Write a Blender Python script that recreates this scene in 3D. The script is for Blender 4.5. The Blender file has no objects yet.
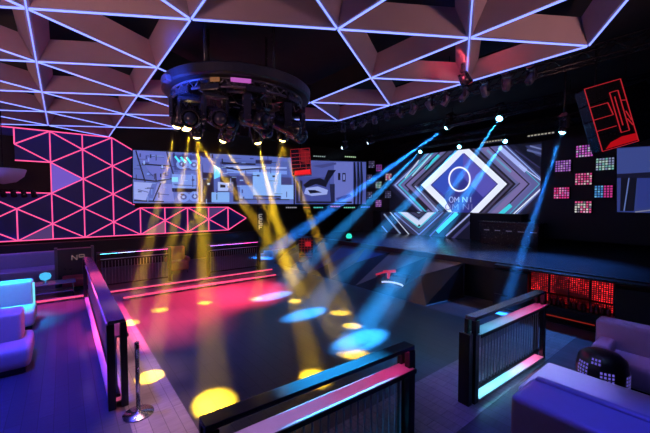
import bpy, bmesh, math, random
from mathutils import Vector, Matrix, Quaternion
random.seed(7)
S = bpy.context.scene
COL = S.collection
PI = math.pi
V3 = Vector

# ------------------------------------------------------------------ camera
F, H, PITCH, YAW = 332.0, 2.8, math.radians(2.33), math.radians(38.3)
cam_d = bpy.data.cameras.new('camera'); cam_d.sensor_width = 36; cam_d.lens = 36*F/650
cam_d.clip_start = .05; cam_d.clip_end = 200
cam = bpy.data.objects.new('camera', cam_d); COL.objects.link(cam)
cam.location = (0, 0, H); cam.rotation_euler = (PI/2-PITCH, 0, -YAW)
S.camera = cam
FW = V3((math.sin(YAW)*math.cos(PITCH), math.cos(YAW)*math.cos(PITCH), -math.sin(PITCH)))
RT = V3((math.cos(YAW), -math.sin(YAW), 0)); UP = RT.cross(FW)
CP = V3((0, 0, H))
def ray(x, y): return FW + RT*((x-325)/F) + UP*((216.5-y)/F)
def atz(x, y, z): r = ray(x, y); return CP + r*((z-H)/r.z)
def atx(x, y, X): r = ray(x, y); return CP + r*(X/r.x)
def aty(x, y, Y): r = ray(x, y); return CP + r*(Y/r.y)
def atd(x, y, d): return CP + ray(x, y)*d
def atpl(x, y, p, n): r = ray(x, y); return CP + r*((p-CP).dot(n)/r.dot(n))

S.view_settings.view_transform = 'Standard'; S.view_settings.look = 'None'
S.view_settings.gamma = 1; S.view_settings.use_curve_mapping = False
S.view_settings.exposure = 0

# ------------------------------------------------------------------ materials
def lin(r, g, b):
    f = lambda c: (c/255/12.92) if c/255 <= .04045 else ((c/255+.055)/1.055)**2.4
    return (f(r), f(g), f(b))
def mat(name, col, rough=.5, metal=0., spec=.5, noise=0., nscale=8.):
    m = bpy.data.materials.new(name); m.use_nodes = True
    nt = m.node_tree; b = nt.nodes['Principled BSDF']
    b.inputs['Base Color'].default_value = (*col, 1)
    b.inputs['Roughness'].default_value = rough; b.inputs['Metallic'].default_value = metal
    b.inputs['Specular IOR Level'].default_value = spec
    if noise:
        tc = nt.nodes.new('ShaderNodeTexCoord'); n = nt.nodes.new('ShaderNodeTexNoise')
        n.inputs['Scale'].default_value = nscale; n.inputs['Detail'].default_value = 5
        cr = nt.nodes.new('ShaderNodeValToRGB')
        cr.color_ramp.elements[0].color = (*[c*(1-noise) for c in col], 1)
        cr.color_ramp.elements[1].color = (*[min(1, c*(1+noise)) for c in col], 1)
        nt.links.new(tc.outputs['Object'], n.inputs['Vector'])
        nt.links.new(n.outputs['Fac'], cr.inputs['Fac']); nt.links.new(cr.outputs['Color'], b.inputs['Base Color'])
        mr = nt.nodes.new('ShaderNodeMapRange'); mr.inputs['To Min'].default_value = max(0, rough-.08); mr.inputs['To Max'].default_value = rough+.08
        nt.links.new(n.outputs['Fac'], mr.inputs['Value']); nt.links.new(mr.outputs[0], b.inputs['Roughness'])
    return m
def emit(name, col, s=1.):
    m = bpy.data.materials.new(name); m.use_nodes = True
    b = m.node_tree.nodes['Principled BSDF']
    b.inputs['Base Color'].default_value = (.02, .02, .02, 1); b.inputs['Roughness'].default_value = .4
    b.inputs['Emission Color'].default_value = (*col, 1); b.inputs['Emission Strength'].default_value = s
    return m
def planks(name, c1, c2, rough, rot=0., sc=1., spec=.5):
    m = bpy.data.materials.new(name); m.use_nodes = True; nt = m.node_tree; b = nt.nodes['Principled BSDF']
    tc = nt.nodes.new('ShaderNodeTexCoord'); mp = nt.nodes.new('ShaderNodeMapping')
    mp.inputs['Rotation'].default_value = (0, 0, rot); mp.inputs['Scale'].default_value = (sc, sc, sc)
    br = nt.nodes.new('ShaderNodeTexBrick')
    br.inputs['Color1'].default_value = (*c1, 1); br.inputs['Color2'].default_value = (*c2, 1)
    br.inputs['Mortar'].default_value = (*[c*.35 for c in c1], 1)
    br.inputs['Scale'].default_value = 1; br.inputs['Mortar Size'].default_value = .004
    br.inputs['Brick Width'].default_value = 1.6; br.inputs['Row Height'].default_value = .16
    nz = nt.nodes.new('ShaderNodeTexNoise'); nz.inputs['Scale'].default_value = 6; nz.inputs['Detail'].default_value = 6
    mp2 = nt.nodes.new('ShaderNodeMapping'); mp2.inputs['Scale'].default_value = (.6, 6, 1); mp2.inputs['Rotation'].default_value = (0, 0, rot)
    mx = nt.nodes.new('ShaderNodeMix'); mx.data_type = 'RGBA'; mx.blend_type = 'MULTIPLY'; mx.inputs[0].default_value = .6
    cr = nt.nodes.new('ShaderNodeValToRGB'); cr.color_ramp.elements[0].position = .3; cr.color_ramp.elements[0].color = (.45, .45, .45, 1); cr.color_ramp.elements[1].position = .7
    L = nt.links.new
    L(tc.outputs['Object'], mp.inputs['Vector']); L(mp.outputs[0], br.inputs['Vector'])
    L(tc.outputs['Object'], mp2.inputs['Vector']); L(mp2.outputs[0], nz.inputs['Vector']); L(nz.outputs['Fac'], cr.inputs['Fac'])
    L(br.outputs['Color'], mx.inputs[6]); L(cr.outputs['Color'], mx.inputs[7]); L(mx.outputs[2], b.inputs['Base Color'])
    mr = nt.nodes.new('ShaderNodeMapRange'); mr.inputs['To Min'].default_value = rough-.06; mr.inputs['To Max'].default_value = rough+.1
    L(nz.outputs['Fac'], mr.inputs['Value']); L(mr.outputs[0], b.inputs['Roughness'])
    b.inputs['Specular IOR Level'].default_value = spec
    return m
def haze_mat(name, dens):
    m = bpy.data.materials.new(name); m.use_nodes = True; nt = m.node_tree
    nt.nodes.remove(nt.nodes['Principled BSDF'])
    v = nt.nodes.new('ShaderNodeVolumeScatter'); v.inputs['Density'].default_value = dens
    v.inputs['Color'].default_value = (1, 1, 1, 1)
    nt.links.new(v.outputs[0], nt.nodes['Material Output'].inputs['Volume'])
    return m

M = {}
M['black'] = mat('matte_black', (.006, .006, .008), .7, noise=.3)
M['ceil_black'] = mat('black_ceiling_paint', (.003, .003, .004), .85, noise=.4, nscale=3)
M['wall_black'] = mat('black_wall', (.008, .008, .012), .6, noise=.3, nscale=3)
M['gear'] = mat('black_fixture', (.022, .022, .032), .25, .4, noise=.4, nscale=20)
M['gear_grey'] = mat('grey_fixture', (.09, .09, .13), .35, .5, noise=.3, nscale=20)
M['coffer'] = mat('mauve_plaster', (.34, .25, .29), .75, noise=.08, nscale=4)
M['floor'] = planks('floor_planks', (.085, .085, .115), (.06, .06, .085), .34, rot=PI/2)
M['dance'] = planks('dance_floor', (.055, .055, .06), (.045, .045, .05), .3, rot=PI/2, sc=.7)
M['strip_floor'] = planks('border_planks', (.26, .23, .25), (.2, .18, .2), .4, rot=PI/2)
M['rail_black'] = mat('rail_black', (.012, .012, .016), .35, .3, noise=.2)
M['rail_gloss'] = mat('rail_gloss_lacquer', (.09, .09, .12), .18, .3, noise=.1)
M['shelf'] = mat('shelf_laminate', (.45, .42, .5), .35, noise=.1)
M['chrome'] = mat('brushed_steel', (.6, .6, .65), .22, 1., noise=.1)
M['leather'] = mat('white_leather', (.42, .39, .40), .45, noise=.06, nscale=12)
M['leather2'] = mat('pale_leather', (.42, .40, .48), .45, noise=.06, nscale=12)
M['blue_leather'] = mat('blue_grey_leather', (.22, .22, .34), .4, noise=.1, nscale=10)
M['dark_fabric'] = mat('dark_fabric', (.03, .03, .045), .7, noise=.2, nscale=30)
M['table'] = mat('smoked_table_top', (.2, .22, .28), .12, noise=.1)
M['stage_top'] = mat('stage_deck', (.07, .07, .09), .22, noise=.2, nscale=2)
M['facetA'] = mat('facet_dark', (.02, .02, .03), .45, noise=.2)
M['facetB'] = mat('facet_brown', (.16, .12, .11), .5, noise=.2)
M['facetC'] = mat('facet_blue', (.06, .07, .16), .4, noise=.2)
M['panel'] = mat('navy_wall_panel', (.012, .035, .28), .5, noise=.15, nscale=2)
M['pink'] = emit('pink_neon', (1.0, .09, .30), 1.35)
M['led'] = emit('blue_white_led', (.20, .26, 1.0), 2.1)
M['kerb'] = emit('kerb_pink_led', (1.0, .08, .22), 1.2)
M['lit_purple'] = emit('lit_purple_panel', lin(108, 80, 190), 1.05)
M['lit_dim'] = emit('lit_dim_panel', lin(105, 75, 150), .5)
M['lens_y'] = emit('lens_warm', (1, .72, .25), 9)
M['lens_b'] = emit('lens_blue', (.22, .75, 1), 12)
M['lens_w'] = emit('lens_white', (.6, .8, 1), 4)
M['lens_off'] = mat('dark_lens', (.02, .025, .05), .12, .1)
M['red'] = emit('red_led', (1, .03, .05), .42)
M['red_dim'] = emit('red_led_dim', (.55, .008, .015), .6)
M['haze_y'] = haze_mat('haze_thin', .018)
M['haze_b'] = haze_mat('haze_dense', .026)
M['haze_f'] = haze_mat('haze_faint', .011)
def E(name, rgb, s=1.): 
    k = 'e_%s' % name
    if k not in M: M[k] = emit(k, lin(*rgb), s)
    return M[k]

# ------------------------------------------------------------------ mesh helpers
def rotM(rz): return Matrix.Rotation(rz, 4, 'Z')
class MB:
    def __init__(s): s.bm = bmesh.new(); s.mi = 0
    def _fin(s, fs):
        for f in fs: f.material_index = s.mi
    def box(s, c, d, bev=0., rz=0., mtx=None, seg=2):
        t = bmesh.new(); bmesh.ops.create_cube(t, size=1)
        for v in t.verts: v.co = V3((v.co.x*d[0], v.co.y*d[1], v.co.z*d[2]))
        if bev: bmesh.ops.bevel(t, geom=t.edges[:], offset=bev, segments=seg, affect='EDGES', profile=.6)
        m = Matrix.Translation(V3(c)) @ (mtx.to_4x4() if mtx else rotM(rz))
        s.add(t, m); return s
    def add(s, t, m=None):
        vm = {}
        for v in t.verts: vm[v] = s.bm.verts.new(m @ v.co if m else v.co)
        for f in t.faces:
            try:
                nf = s.bm.faces.new([vm[v] for v in f.verts]); nf.material_index = s.mi; nf.smooth = f.smooth
            except ValueError: pass
        t.free()
    def bar(s, a, b, w, h=None, up=V3((0, 0, 1)), bev=0.):
        a, b = V3(a), V3(b); h = h or w; d = (b-a); L = d.length; d.normalize()
        if abs(d.dot(up)) > .98: up = V3((0, 1, 0))
        x = up.cross(d).normalized(); z = d.cross(x)
        s.box((a+b)/2, (w, L, h), bev, mtx=Matrix((x, d, z)).transposed()); return s
    def tube(s, a, b, r, r2=None, n=12, cap=True, smooth=True):
        a, b = V3(a), V3(b); r2 = r if r2 is None else r2; d = (b-a).normalized()
        u = d.orthogonal().normalized(); w = d.cross(u)
        A = [s.bm.verts.new(a+(u*math.cos(2*PI*i/n)+w*math.sin(2*PI*i/n))*r) for i in range(n)]
        B = [s.bm.verts.new(b+(u*math.cos(2*PI*i/n)+w*math.sin(2*PI*i/n))*r2) for i in range(n)]
        for i in range(n):
            f = s.bm.faces.new((A[i], A[(i+1) % n], B[(i+1) % n], B[i])); f.smooth = smooth; f.material_index = s.mi
        if cap: s._fin([s.bm.faces.new(A[::-1]), s.bm.faces.new(B)])
        return s
    def lathe(s, prof, n=24, m=None, smooth=True):
        rings = []
        for r, z in prof:
            ring = []
            for i in range(n):
                p = V3((r*math.cos(2*PI*i/n), r*math.sin(2*PI*i/n), z)); ring.append(s.bm.verts.new(m @ p if m else p))
            rings.append(ring)
        for A, B in zip(rings, rings[1:]):
            for i in range(n):
                f = s.bm.faces.new((A[i], A[(i+1) % n], B[(i+1) % n], B[i])); f.smooth = smooth; f.material_index = s.mi
        if prof[0][0] > 1e-4: s._fin([s.bm.faces.new(rings[0][::-1])])
        if prof[-1][0] > 1e-4: s._fin([s.bm.faces.new(rings[-1])])
        return s
    def ringtube(s, c, R, r, n=48, k=8, ax=None):
        vs = []
        for i in range(n):
            a = 2*PI*i/n; row = []
            for j in range(k):
                b = 2*PI*j/k
                p = V3(((R+r*math.cos(b))*math.cos(a), (R+r*math.cos(b))*math.sin(a), r*math.sin(b)))
                if ax: p = ax @ p
                row.append(s.bm.verts.new(V3(c)+p))
            vs.append(row)
        for i in range(n):
            for j in range(k):
                f = s.bm.faces.new((vs[i][j], vs[(i+1) % n][j], vs[(i+1) % n][(j+1) % k], vs[i][(j+1) % k])); f.smooth = True; f.material_index = s.mi
        return s
    def poly(s, pts, th=None):
        """flat polygon; th = vector of thickness"""
        A = [s.bm.verts.new(V3(p)) for p in pts]
        s._fin([s.bm.faces.new(A)])
        if th is not None:
            B = [s.bm.verts.new(V3(p)+th) for p in pts]
            s._fin([s.bm.faces.new(B[::-1])])
            n = len(A)
            for i in range(n): s._fin([s.bm.faces.new((A[(i+1) % n], A[i], B[i], B[(i+1) % n]))])
        return s
    def build(s, name, mats, parent=None, loc=None):
        bmesh.ops.recalc_face_normals(s.bm, faces=s.bm.faces[:])
        me = bpy.data.meshes.new(name); s.bm.to_mesh(me); s.bm.free()
        for m in (mats if isinstance(mats, (list, tuple)) else [mats]): me.materials.append(M[m] if isinstance(m, str) else m)
        o = bpy.data.objects.new(name, me); COL.objects.link(o)
        if parent: o.parent = parent
        if loc: o.location = loc
        return o
def tag(o, label=None, cat=None, group=None, kind=None):
    if label: o['label'] = label
    if cat: o['category'] = cat
    if group: o['group'] = group
    if kind: o['kind'] = kind
    return o
def thing(name, label, cat, loc=(0, 0, 0), rz=0., group=None, kind=None):
    o = bpy.data.objects.new(name, None); COL.objects.link(o); o.empty_display_size = .1
    o.location = loc; o.rotation_euler = (0, 0, rz)
    return tag(o, label, cat, group, kind)
def share(name, mesh, parent, loc=(0, 0, 0), q=None):
    o = bpy.data.objects.new(name, mesh); COL.objects.link(o); o.parent = parent; o.location = loc
    if q: o.rotation_mode = 'QUATERNION'; o.rotation_quaternion = q
    return o
def struct(o): o['kind'] = 'structure'; return o

# ------------------------------------------------------------------ shell
struct(MB().box((-1.45, 9.5, -.1), (4.1, 21, .2)).box((7.5, 1.2, -.101), (13.8, 4.4, .2)).box((9, 15, -.102), (17, 5, .2)).box((13, 7.5, -.103), (11, 12, .2)).build('floor', 'floor'))
struct(MB().box((.92, 7.0, -.08), (.64, 8, .17)).box((4.2, 11.85, -.08), (7.2, 1.7, .172)).build('floor_border', 'strip_floor'))
struct(MB().box((4.8, 2.6, -.08), (7.2, 1.0, .168)).build('floor_front_border', 'strip_floor'))
struct(MB().box((4.42, 7.0, -.075), (6.36, 8.0, .155)).build('dance_floor', 'dance'))
struct(MB().box((6, 18.2, 3.3), (22, .3, 6.8)).build('wall_back', 'wall_black'))
struct(MB().box((-3.6, 9, 3.3), (.3, 18.5, 6.8)).build('wall_left', 'wall_black'))
struct(MB().box((17.3, 8, 3.3), (.3, 20.4, 6.8)).build('wall_right', 'wall_black'))

# ------------------------------------------------------------------ ceiling lattice
EDG = 2.45; DX = EDG*math.sqrt(3)/2
ZC = 5.8
def N(i, j): return V3((-.36+2.075*i, 6.95-1.25*i+EDG*j, ZC))
ceil = thing('ceiling', None, None, (0, 0, 0), kind='structure')
MB().box((6.8, 8.4, 6.75), (20.7, 20, .2)).build('slab', 'ceil_black', ceil)
def inside(i, j):  # node limits
    return True
tris = []
for i in range(-2, 4):
    for j in range(-3, 6):
        tris.append(((i, j), (i+1, j), (i+1, j+1)))
        tris.append(((i, j), (i+1, j+1), (i, j+1)))
hexc = (2, 1)
keep = []
for t in tris:
    if hexc in t: continue
    c = sum((N(*k) for k in t), V3())/3
    if c.y > 16.9 or c.y < .6 + .0*c.x: continue
    if any(k[1] > (4 if k[0] <= 1 else 4 if k[0] == 2 else 3 if k[0] == 3 else 3) for k in t) and t[0][0] >= 1: continue
    # right-hand end: the border turns from (4,0) along the third diagonal
    if any(k[0] == 4 and k[1] < 0 for k in t): continue
    keep.append(t)
edges = {}
RISE, SCL = .36, .65
for t in keep:
    P = [N(*k) for k in t]; c = sum(P, V3())/3
    mb = MB()
    # rim: small flat land, then the slope up to the opening
    I1 = [c+(p-c)*.94 for p in P]
    I2 = [c+(p-c)*SCL+V3((0, 0, RISE)) for p in P]
    up = V3((0, 0, .05))
    for a in range(3):
        b = (a+1) % 3
        mb.poly([P[a], P[b], I1[b], I1[a]])
        mb.poly([I1[a], I1[b], I2[b], I2[a]])
    o = mb.build('coffer', 'coffer', ceil)
    for a in range(3):
        k = tuple(sorted((t[a], t[(a+1) % 3]))); edges[k] = edges.get(k, 0)+1
for (a, b), n in edges.items():
    A, B = N(*a), N(*b)
    if n == 1:   # open border: fascia up to the slab
        MB().poly([A, B, B+V3((0, 0, .5)), A+V3((0, 0, .5))], V3((0, 0, .001))+((N(*hexc)-(A+B)/2)*V3((1, 1, 0))).normalized()*.02).build('fascia', 'ceil_black', ceil)
    d = (B-A).normalized()*.03
    MB().bar(A+d+V3((0, 0, -.012)), B-d+V3((0, 0, -.012)), .02, .03).build('light_strip', 'led', ceil)

# ------------------------------------------------------------------ pink triangle wall
YW = 17.5
fw = thing('triangle_wall_panel', 'navy wall panel crossed by a glowing pink neon triangle grid, ending in an arrow', 'wall panel', (-.34, YW, 1.33))
O = V3((-.34, YW, 1.33)); CX, EZ = 1.0575, 1.245
def W(x, z, off=0.): return V3((x+.34, -off, z-1.33))
def cx(k): return -.34+CX*(k-1)
z0, z1, z2, z3, z4 = 1.33, 2.575, 3.2, 4.443, 5.69
xl = -3.2
XS = 2.6
# outline in pieces (lower band + arrow, left leg, upper body)
th = V3((0, .12, 0))
bk = MB()
bk.poly([W(xl, z0), W(cx(8), z0), W(cx(9), 1.95), W(cx(8), z1), W(XS, z1), W(xl, z1)], th)
bk.poly([W(xl, z1), W(XS, z1), W(XS, z2), W(xl, z2)], th)
bk.poly([W(cx(1), z2), W(XS, z2), W(XS, z3), W(cx(1), z3)], th)
bk.poly([W(cx(0), z3), W(XS, z3), W(XS, 5.2), W(cx(3), z4), W(cx(0), z4)], th)
bk.poly([W(xl, z4), W(cx(0), z4), W(cx(0), z4-.3), W(xl, z4-.3)], th)
bk.build('backing_panel', 'panel', fw)
segs = set()
def nodes(k): return [z0+EZ*m for m in range(4)] if k % 2 == 0 else [1.9525+EZ*m for m in range(4)]
def okp(x, z):
    if z > 5.70 or z < 1.32: return False
    if x > XS+.01 and z > z1+.01: return False
    if x < cx(1)-.01 and z2+.01 < z < z3-.01: return False
    if x < cx(0)-.01 and z > z2+.01: return False
    return True
def seg(x0, za, x1, zb):
    if x0 > x1: x0, za, x1, zb = x1, zb, x0, za
    if x1 > XS and max(za, zb) > z1+.01 and x0 < XS:     # clip at the screen's edge
        t = (XS-x0)/(x1-x0); x1, zb = XS, za+(zb-za)*t
    if x0 < xl: return
    if okp((x0*.5+x1*.5), (za*.5+zb*.5)) and okp(x0*.98+x1*.02, za*.98+zb*.02) and okp(x0*.02+x1*.98, za*.02+zb*.98):
        segs.add((round(x0, 3), round(za, 3), round(x1, 3), round(zb, 3)))
for k in range(-1, 9):
    x = cx(k); ns = nodes(k)
    zs = [z0]+[z for z in ns if z > z0+.01]+([z4] if ns[-1] < z4-.02 else [])
    if k >= 4: zs = [z for z in zs if z <= z1+.01]+([z1] if k % 2 else [])
    zs = sorted(set(round(z, 4) for z in zs))
    for a, b in zip(zs, zs[1:]): seg(x, a, x, b)
    for z in ns:
        for dz in (EZ/2, -EZ/2):
            if z+dz < 1.3 or z+dz > 5.75: continue
            seg(x, z, x+CX, z+dz)
for k in range(-1, 8): seg(cx(k), z0, cx(k+1), z0)
for k in range(4, 8): seg(cx(k), z1, cx(k+1), z1)
for k in range(0, 3): seg(cx(k), z4, cx(k+1), z4)
seg(cx(0), z3, cx(1), z3); seg(cx(0), z2, cx(1), z2); seg(cx(-1), z2, cx(0), z2)
segs.add((round(cx(-1), 3), z4, round(cx(0), 3), z4))
for (x0, za, x1, zb) in sorted(segs):
    MB().bar(W(x0, za, .03), W(x1, zb, .03), .038, .045, up=V3((0, 1, 0))).build('neon_strip', 'pink', fw)
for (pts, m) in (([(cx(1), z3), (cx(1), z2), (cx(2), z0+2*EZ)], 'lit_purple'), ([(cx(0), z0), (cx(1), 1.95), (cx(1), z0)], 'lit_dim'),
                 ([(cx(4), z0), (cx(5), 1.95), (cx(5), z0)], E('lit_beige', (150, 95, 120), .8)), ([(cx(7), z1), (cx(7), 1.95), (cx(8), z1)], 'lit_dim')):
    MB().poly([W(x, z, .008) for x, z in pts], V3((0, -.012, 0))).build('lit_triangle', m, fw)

# lounge ledge under the panel
struct(MB().box((2.6, 17.35, .55), (12, .5, 1.3), .0).build('trim_1', 'wall_black'))

# ------------------------------------------------------------------ LED screens
def clipped(pts, name=None): return pts
class ScreenFace:
    """coloured polygons lying in one vertical plane, each layer a few mm proud of the last"""
    def __init__(s, p, n): s.p, s.n, s.mb, s.mats, s.k = V3(p), V3(n).normalized(), MB(), [], 0
    def col(s, rgb, st=1.):
        key = 'scr_%d_%d_%d_%d' % (*rgb, int(st*100)); m = E(key, rgb, st)
        if m not in s.mats: s.mats.append(m)
        s.mb.mi = s.mats.index(m)
    def P(s, x, y): return atpl(x, y, s.p+s.n*(.004*s.k), s.n)
    def poly(s, pts, rgb, st=1., step=True):
        if step: s.k += 1
        s.col(rgb, st); s.mb.poly([s.P(*q) for q in pts]); return s
    def line(s, a, b, w, rgb, st=1.):
        dx, dy = b[0]-a[0], b[1]-a[1]; L = math.hypot(dx, dy) or 1; nx, ny = -dy/L*w/2, dx/L*w/2
        return s.poly([(a[0]+nx, a[1]+ny), (b[0]+nx, b[1]+ny), (b[0]-nx, b[1]-ny), (a[0]-nx, a[1]-ny)], rgb, st)
    def build(s, parent):
        o = s.mb.build('picture', s.mats); o.parent = parent; o.matrix_parent_inverse = parent.matrix_world.inverted(); return o
def frame_slab(parent, pts, n, depth, m='gear', name='cabinet'):
    mb = MB(); mb.poly(pts, -V3(n).normalized()*depth); o = mb.build(name, m)
    o.parent = parent; o.matrix_parent_inverse = Matrix.Translation(-parent.location); return o

def clip_poly(pts, edges_):
    """Sutherland-Hodgman against the convex pixel polygon (clockwise)"""
    out = pts
    n = len(edges_)
    for i in range(n):
        a, b = edges_[i], edges_[(i+1) % n]; inp, out = out, []
        ins = lambda p: (b[0]-a[0])*(p[1]-a[1])-(b[1]-a[1])*(p[0]-a[0]) >= -1e-6
        for k in range(len(inp)):
            p, q = inp[k-1], inp[k]
            ip, iq = ins(p), ins(q)
            if ip != iq:
                d1 = (b[0]-a[0])*(p[1]-a[1])-(b[1]-a[1])*(p[0]-a[0]); d2 = (b[0]-a[0])*(q[1]-a[1])-(b[1]-a[1])*(q[0]-a[0])
                t = d1/(d1-d2); out.append((p[0]+(q[0]-p[0])*t, p[1]+(q[1]-p[1])*t))
            if iq: out.append(q)
        if len(out) < 3: return []
    return out
class Clipped(ScreenFace):
    def __init__(s, p, n, border): super().__init__(p, n); s.border = border
    def poly(s, pts, rgb, st=1., step=True):
        c = clip_poly(list(pts), s.border)
        if len(c) >= 3: super().poly(c, rgb, st, step)
        return s

# --- long screen on the left
A = aty(133, 203, 17.3); B = atd(386, 204, 19.8)
dirL = (B-A); dirL.z = 0; dirL.normalize(); nL = V3((dirL.y, -dirL.x, 0))
if nL.dot(CP-A) < 0: nL = -nL
bdL = [(133, 150), (300, 158), (300, 204), (133, 203)]
t = thing('video_screen', 'long pale blue video screen of mechanical plates, right of the pink grid', 'screen', (A.x, A.y, 2.8))
bpy.context.view_layer.update()
sf = Clipped(A+nL*.01, nL, bdL)
PB = (88, 106, 188); LB = (120, 150, 232); MBL = (52, 62, 138); DK = (8, 9, 32); BR = (150, 205, 255)
sf.poly(bdL, PB)
def c8(x, y): return (130+x*.2615, 140+y*.2613)
def L8(x0, y0, x1, y1, w, rgb, st=1.): sf.line(c8(x0, y0), c8(x1, y1), w, rgb, st)
def Q8(pts, rgb, st=1.): sf.poly([c8(*q) for q in pts], rgb, st)
Q8([(15, 40), (140, 46), (160, 98), (50, 92)], (100, 112, 200)); Q8([(15, 160), (85, 165), (60, 232), (15, 225)], (150, 165, 235))
Q8([(105, 165), (160, 170), (170, 235), (85, 235)], (120, 132, 215)); Q8([(60, 100), (160, 100), (150, 150), (95, 152)], (102, 112, 200))
for l in ((22, 40, 58, 160), (140, 45, 170, 145), (45, 92, 160, 100), (12, 148, 100, 158), (100, 158, 160, 148), (118, 165, 88, 235), (15, 232, 130, 236), (98, 128, 100, 158)): L8(*l, 1.3, DK)
for l in ((15, 110, 50, 112), (70, 120, 90, 140), (30, 190, 70, 200), (95, 205, 150, 210), (60, 60, 130, 66)): L8(*l, .7, MBL)
Q8([(160, 55), (262, 60), (262, 118), (170, 115)], (58, 66, 140)); Q8([(160, 130), (252, 134), (252, 186), (162, 184)], LB); Q8([(160, 184), (255, 186), (255, 200), (162, 198)], DK)
for q in ((200, 92), (245, 95), (205, 218), (248, 216)):
    Q8([(q[0]+24*math.cos(a), q[1]+20*math.sin(a)) for a in [i*PI/5 for i in range(10)]], LB)
    Q8([(q[0]+13*math.cos(a), q[1]+11*math.sin(a)) for a in [i*PI/4 for i in range(8)]], (70, 80, 160))
    Q8([(q[0]+6*math.cos(a), q[1]+5*math.sin(a)) for a in [i*PI/3 for i in range(6)]], (170, 190, 245))
for d in range(3): L8(172+d*22, 62+d*2, 190+d*22, 84+d*3, 2.0, (80, 225, 255), 1.2)
Q8([(160, 142), (184, 142), (184, 160), (160, 160)], (140, 225, 255)); L8(240, 138, 240, 180, .9, MBL); L8(170, 172, 235, 174, .8, MBL)
Q8([(258, 50), (318, 54), (322, 240), (262, 240)], (20, 22, 58)); Q8([(275, 66), (318, 70), (318, 126), (280, 124)], (96, 108, 190)); Q8([(285, 180), (300, 140), (318, 180), (300, 230)], DK); Q8([(268, 60), (276, 62), (278, 236), (270, 236)], (100, 112, 190))
Q8([(320, 72), (610, 84), (610, 236), (322, 240)], (78, 98, 176)); Q8([(320, 95), (345, 108), (345, 140), (322, 150)], (110, 215, 255), 1.1)
Q8([(345, 84), (480, 90), (480, 96), (345, 92)], DK); Q8([(352, 98), (600, 104), (600, 110), (420, 112)], (150, 170, 235)); Q8([(370, 112), (600, 118), (600, 132), (370, 126)], LB)
Q8([(350, 100), (420, 112), (520, 104), (520, 108), (420, 118), (350, 106)], DK); Q8([(480, 76), (545, 78), (540, 92), (480, 90)], (24, 26, 70)); Q8([(404, 136), (468, 138), (468, 172), (404, 172)], (52, 60, 126))
Q8([(345, 140), (404, 138), (418, 236), (395, 236), (395, 160), (345, 165)], DK); Q8([(336, 160), (380, 165), (375, 195), (336, 195)], (170, 190, 245)); Q8([(345, 170), (365, 172), (365, 182), (345, 182)], DK)
Q8([(312, 200), (380, 200), (380, 238), (312, 238)], (128, 175, 240)); Q8([(470, 122), (578, 126), (578, 214), (470, 214)], (132, 178, 246)); Q8([(420, 174), (470, 174), (470, 226), (420, 226)], (112, 150, 230))
Q8([(578, 142), (618, 144), (618, 172), (578, 170)], (60, 62, 120)); Q8([(578, 172), (625, 172), (625, 226), (578, 226)], (140, 180, 245)); L8(472, 214, 576, 216, 1.2, DK); L8(400, 226, 610, 228, .9, DK)
L8(405, 155, 468, 155, .6, MBL); L8(330, 196, 400, 196, .6, DK); L8(520, 130, 520, 210, .4, (112, 150, 225))
rg = random.Random(11)
for i in range(110):
    x, y = rg.uniform(16, 600), rg.uniform(48, 226); w_, h_ = rg.choice([(26, 3), (14, 4), (5, 14), (34, 2), (10, 7), (3, 22), (18, 2.4)])
    Q8([(x, y), (x+w_, y+w_*.03), (x+w_, y+h_), (x, y+h_)], rg.choice([DK, DK, MBL, LB, (150, 185, 245), (40, 48, 110), (40, 48, 110)]))
sf.build(t)
def px_slab(pts, p, n, depth, par, m='gear'):
    frame_slab(par, [atpl(x, y, V3(p), V3(n)) for x, y in pts], n, depth, m)
px_slab([(132, 149), (301, 157), (301, 205), (132, 204)], A, nL, .12, t)
# --- second screen, right of the red hanging array
bdR = [(295, 160), (366, 162), (366, 204), (295, 204)]
A2 = A+nL*.35
t = thing('video_screen', 'shorter violet blue video screen with a dark eye shape, right of the hanging red speaker', 'screen', (*atpl(330, 204, A2, nL).xy, 2.8))
bpy.context.view_layer.update()
sf = Clipped(A2+nL*.01, nL, bdR)
def c5(x, y): return (270+x*.2, 130+y*.2)
def Q5(pts, rgb, st=1.): sf.poly([c5(*q) for q in pts], rgb, st)
sf.poly(bdR, (74, 84, 160))
Q5([(130, 235), (300, 235), (300, 370), (130, 370)], (62, 72, 146)); Q5([(320, 160), (415, 160), (415, 370), (320, 370)], (100, 110, 190)); Q5([(290, 200), (330, 200), (290, 260), (270, 250)], DK)
Q5([(165, 275), (200, 248), (250, 240), (292, 258), (280, 285), (230, 270), (180, 290)], DK); Q5([(180, 290), (240, 282), (290, 300), (285, 322), (210, 330), (170, 318)], (150, 165, 230)); Q5([(190, 300), (225, 300), (260, 312), (200, 318)], DK)
Q5([(130, 255), (142, 255), (142, 355), (130, 355)], DK); Q5([(150, 250), (162, 255), (162, 355), (150, 355)], DK); Q5([(298, 270), (324, 270), (324, 360), (304, 360)], (26, 28, 66))
for x in (418, 436, 452): Q5([(x, 160), (x+8, 160), (x+14, 260), (x+8, 370), (x, 370)], DK)
Q5([(340, 215), (352, 215), (352, 250), (340, 250)], DK); Q5([(362, 215), (378, 215), (378, 258), (362, 258)], DK); Q5([(366, 222), (374, 222), (374, 250), (366, 250)], (122, 134, 214)); Q5([(205, 180), (330, 162), (332, 172), (260, 190)], (60, 66, 130))
Q5([(330, 340), (400, 320), (410, 330), (340, 360)], MBL); Q5([(130, 356), (410, 358), (410, 366), (130, 366)], DK)
sf.build(t); px_slab([(294, 159), (367, 161), (367, 205), (294, 205)], A2, nL, .12, t)

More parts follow.
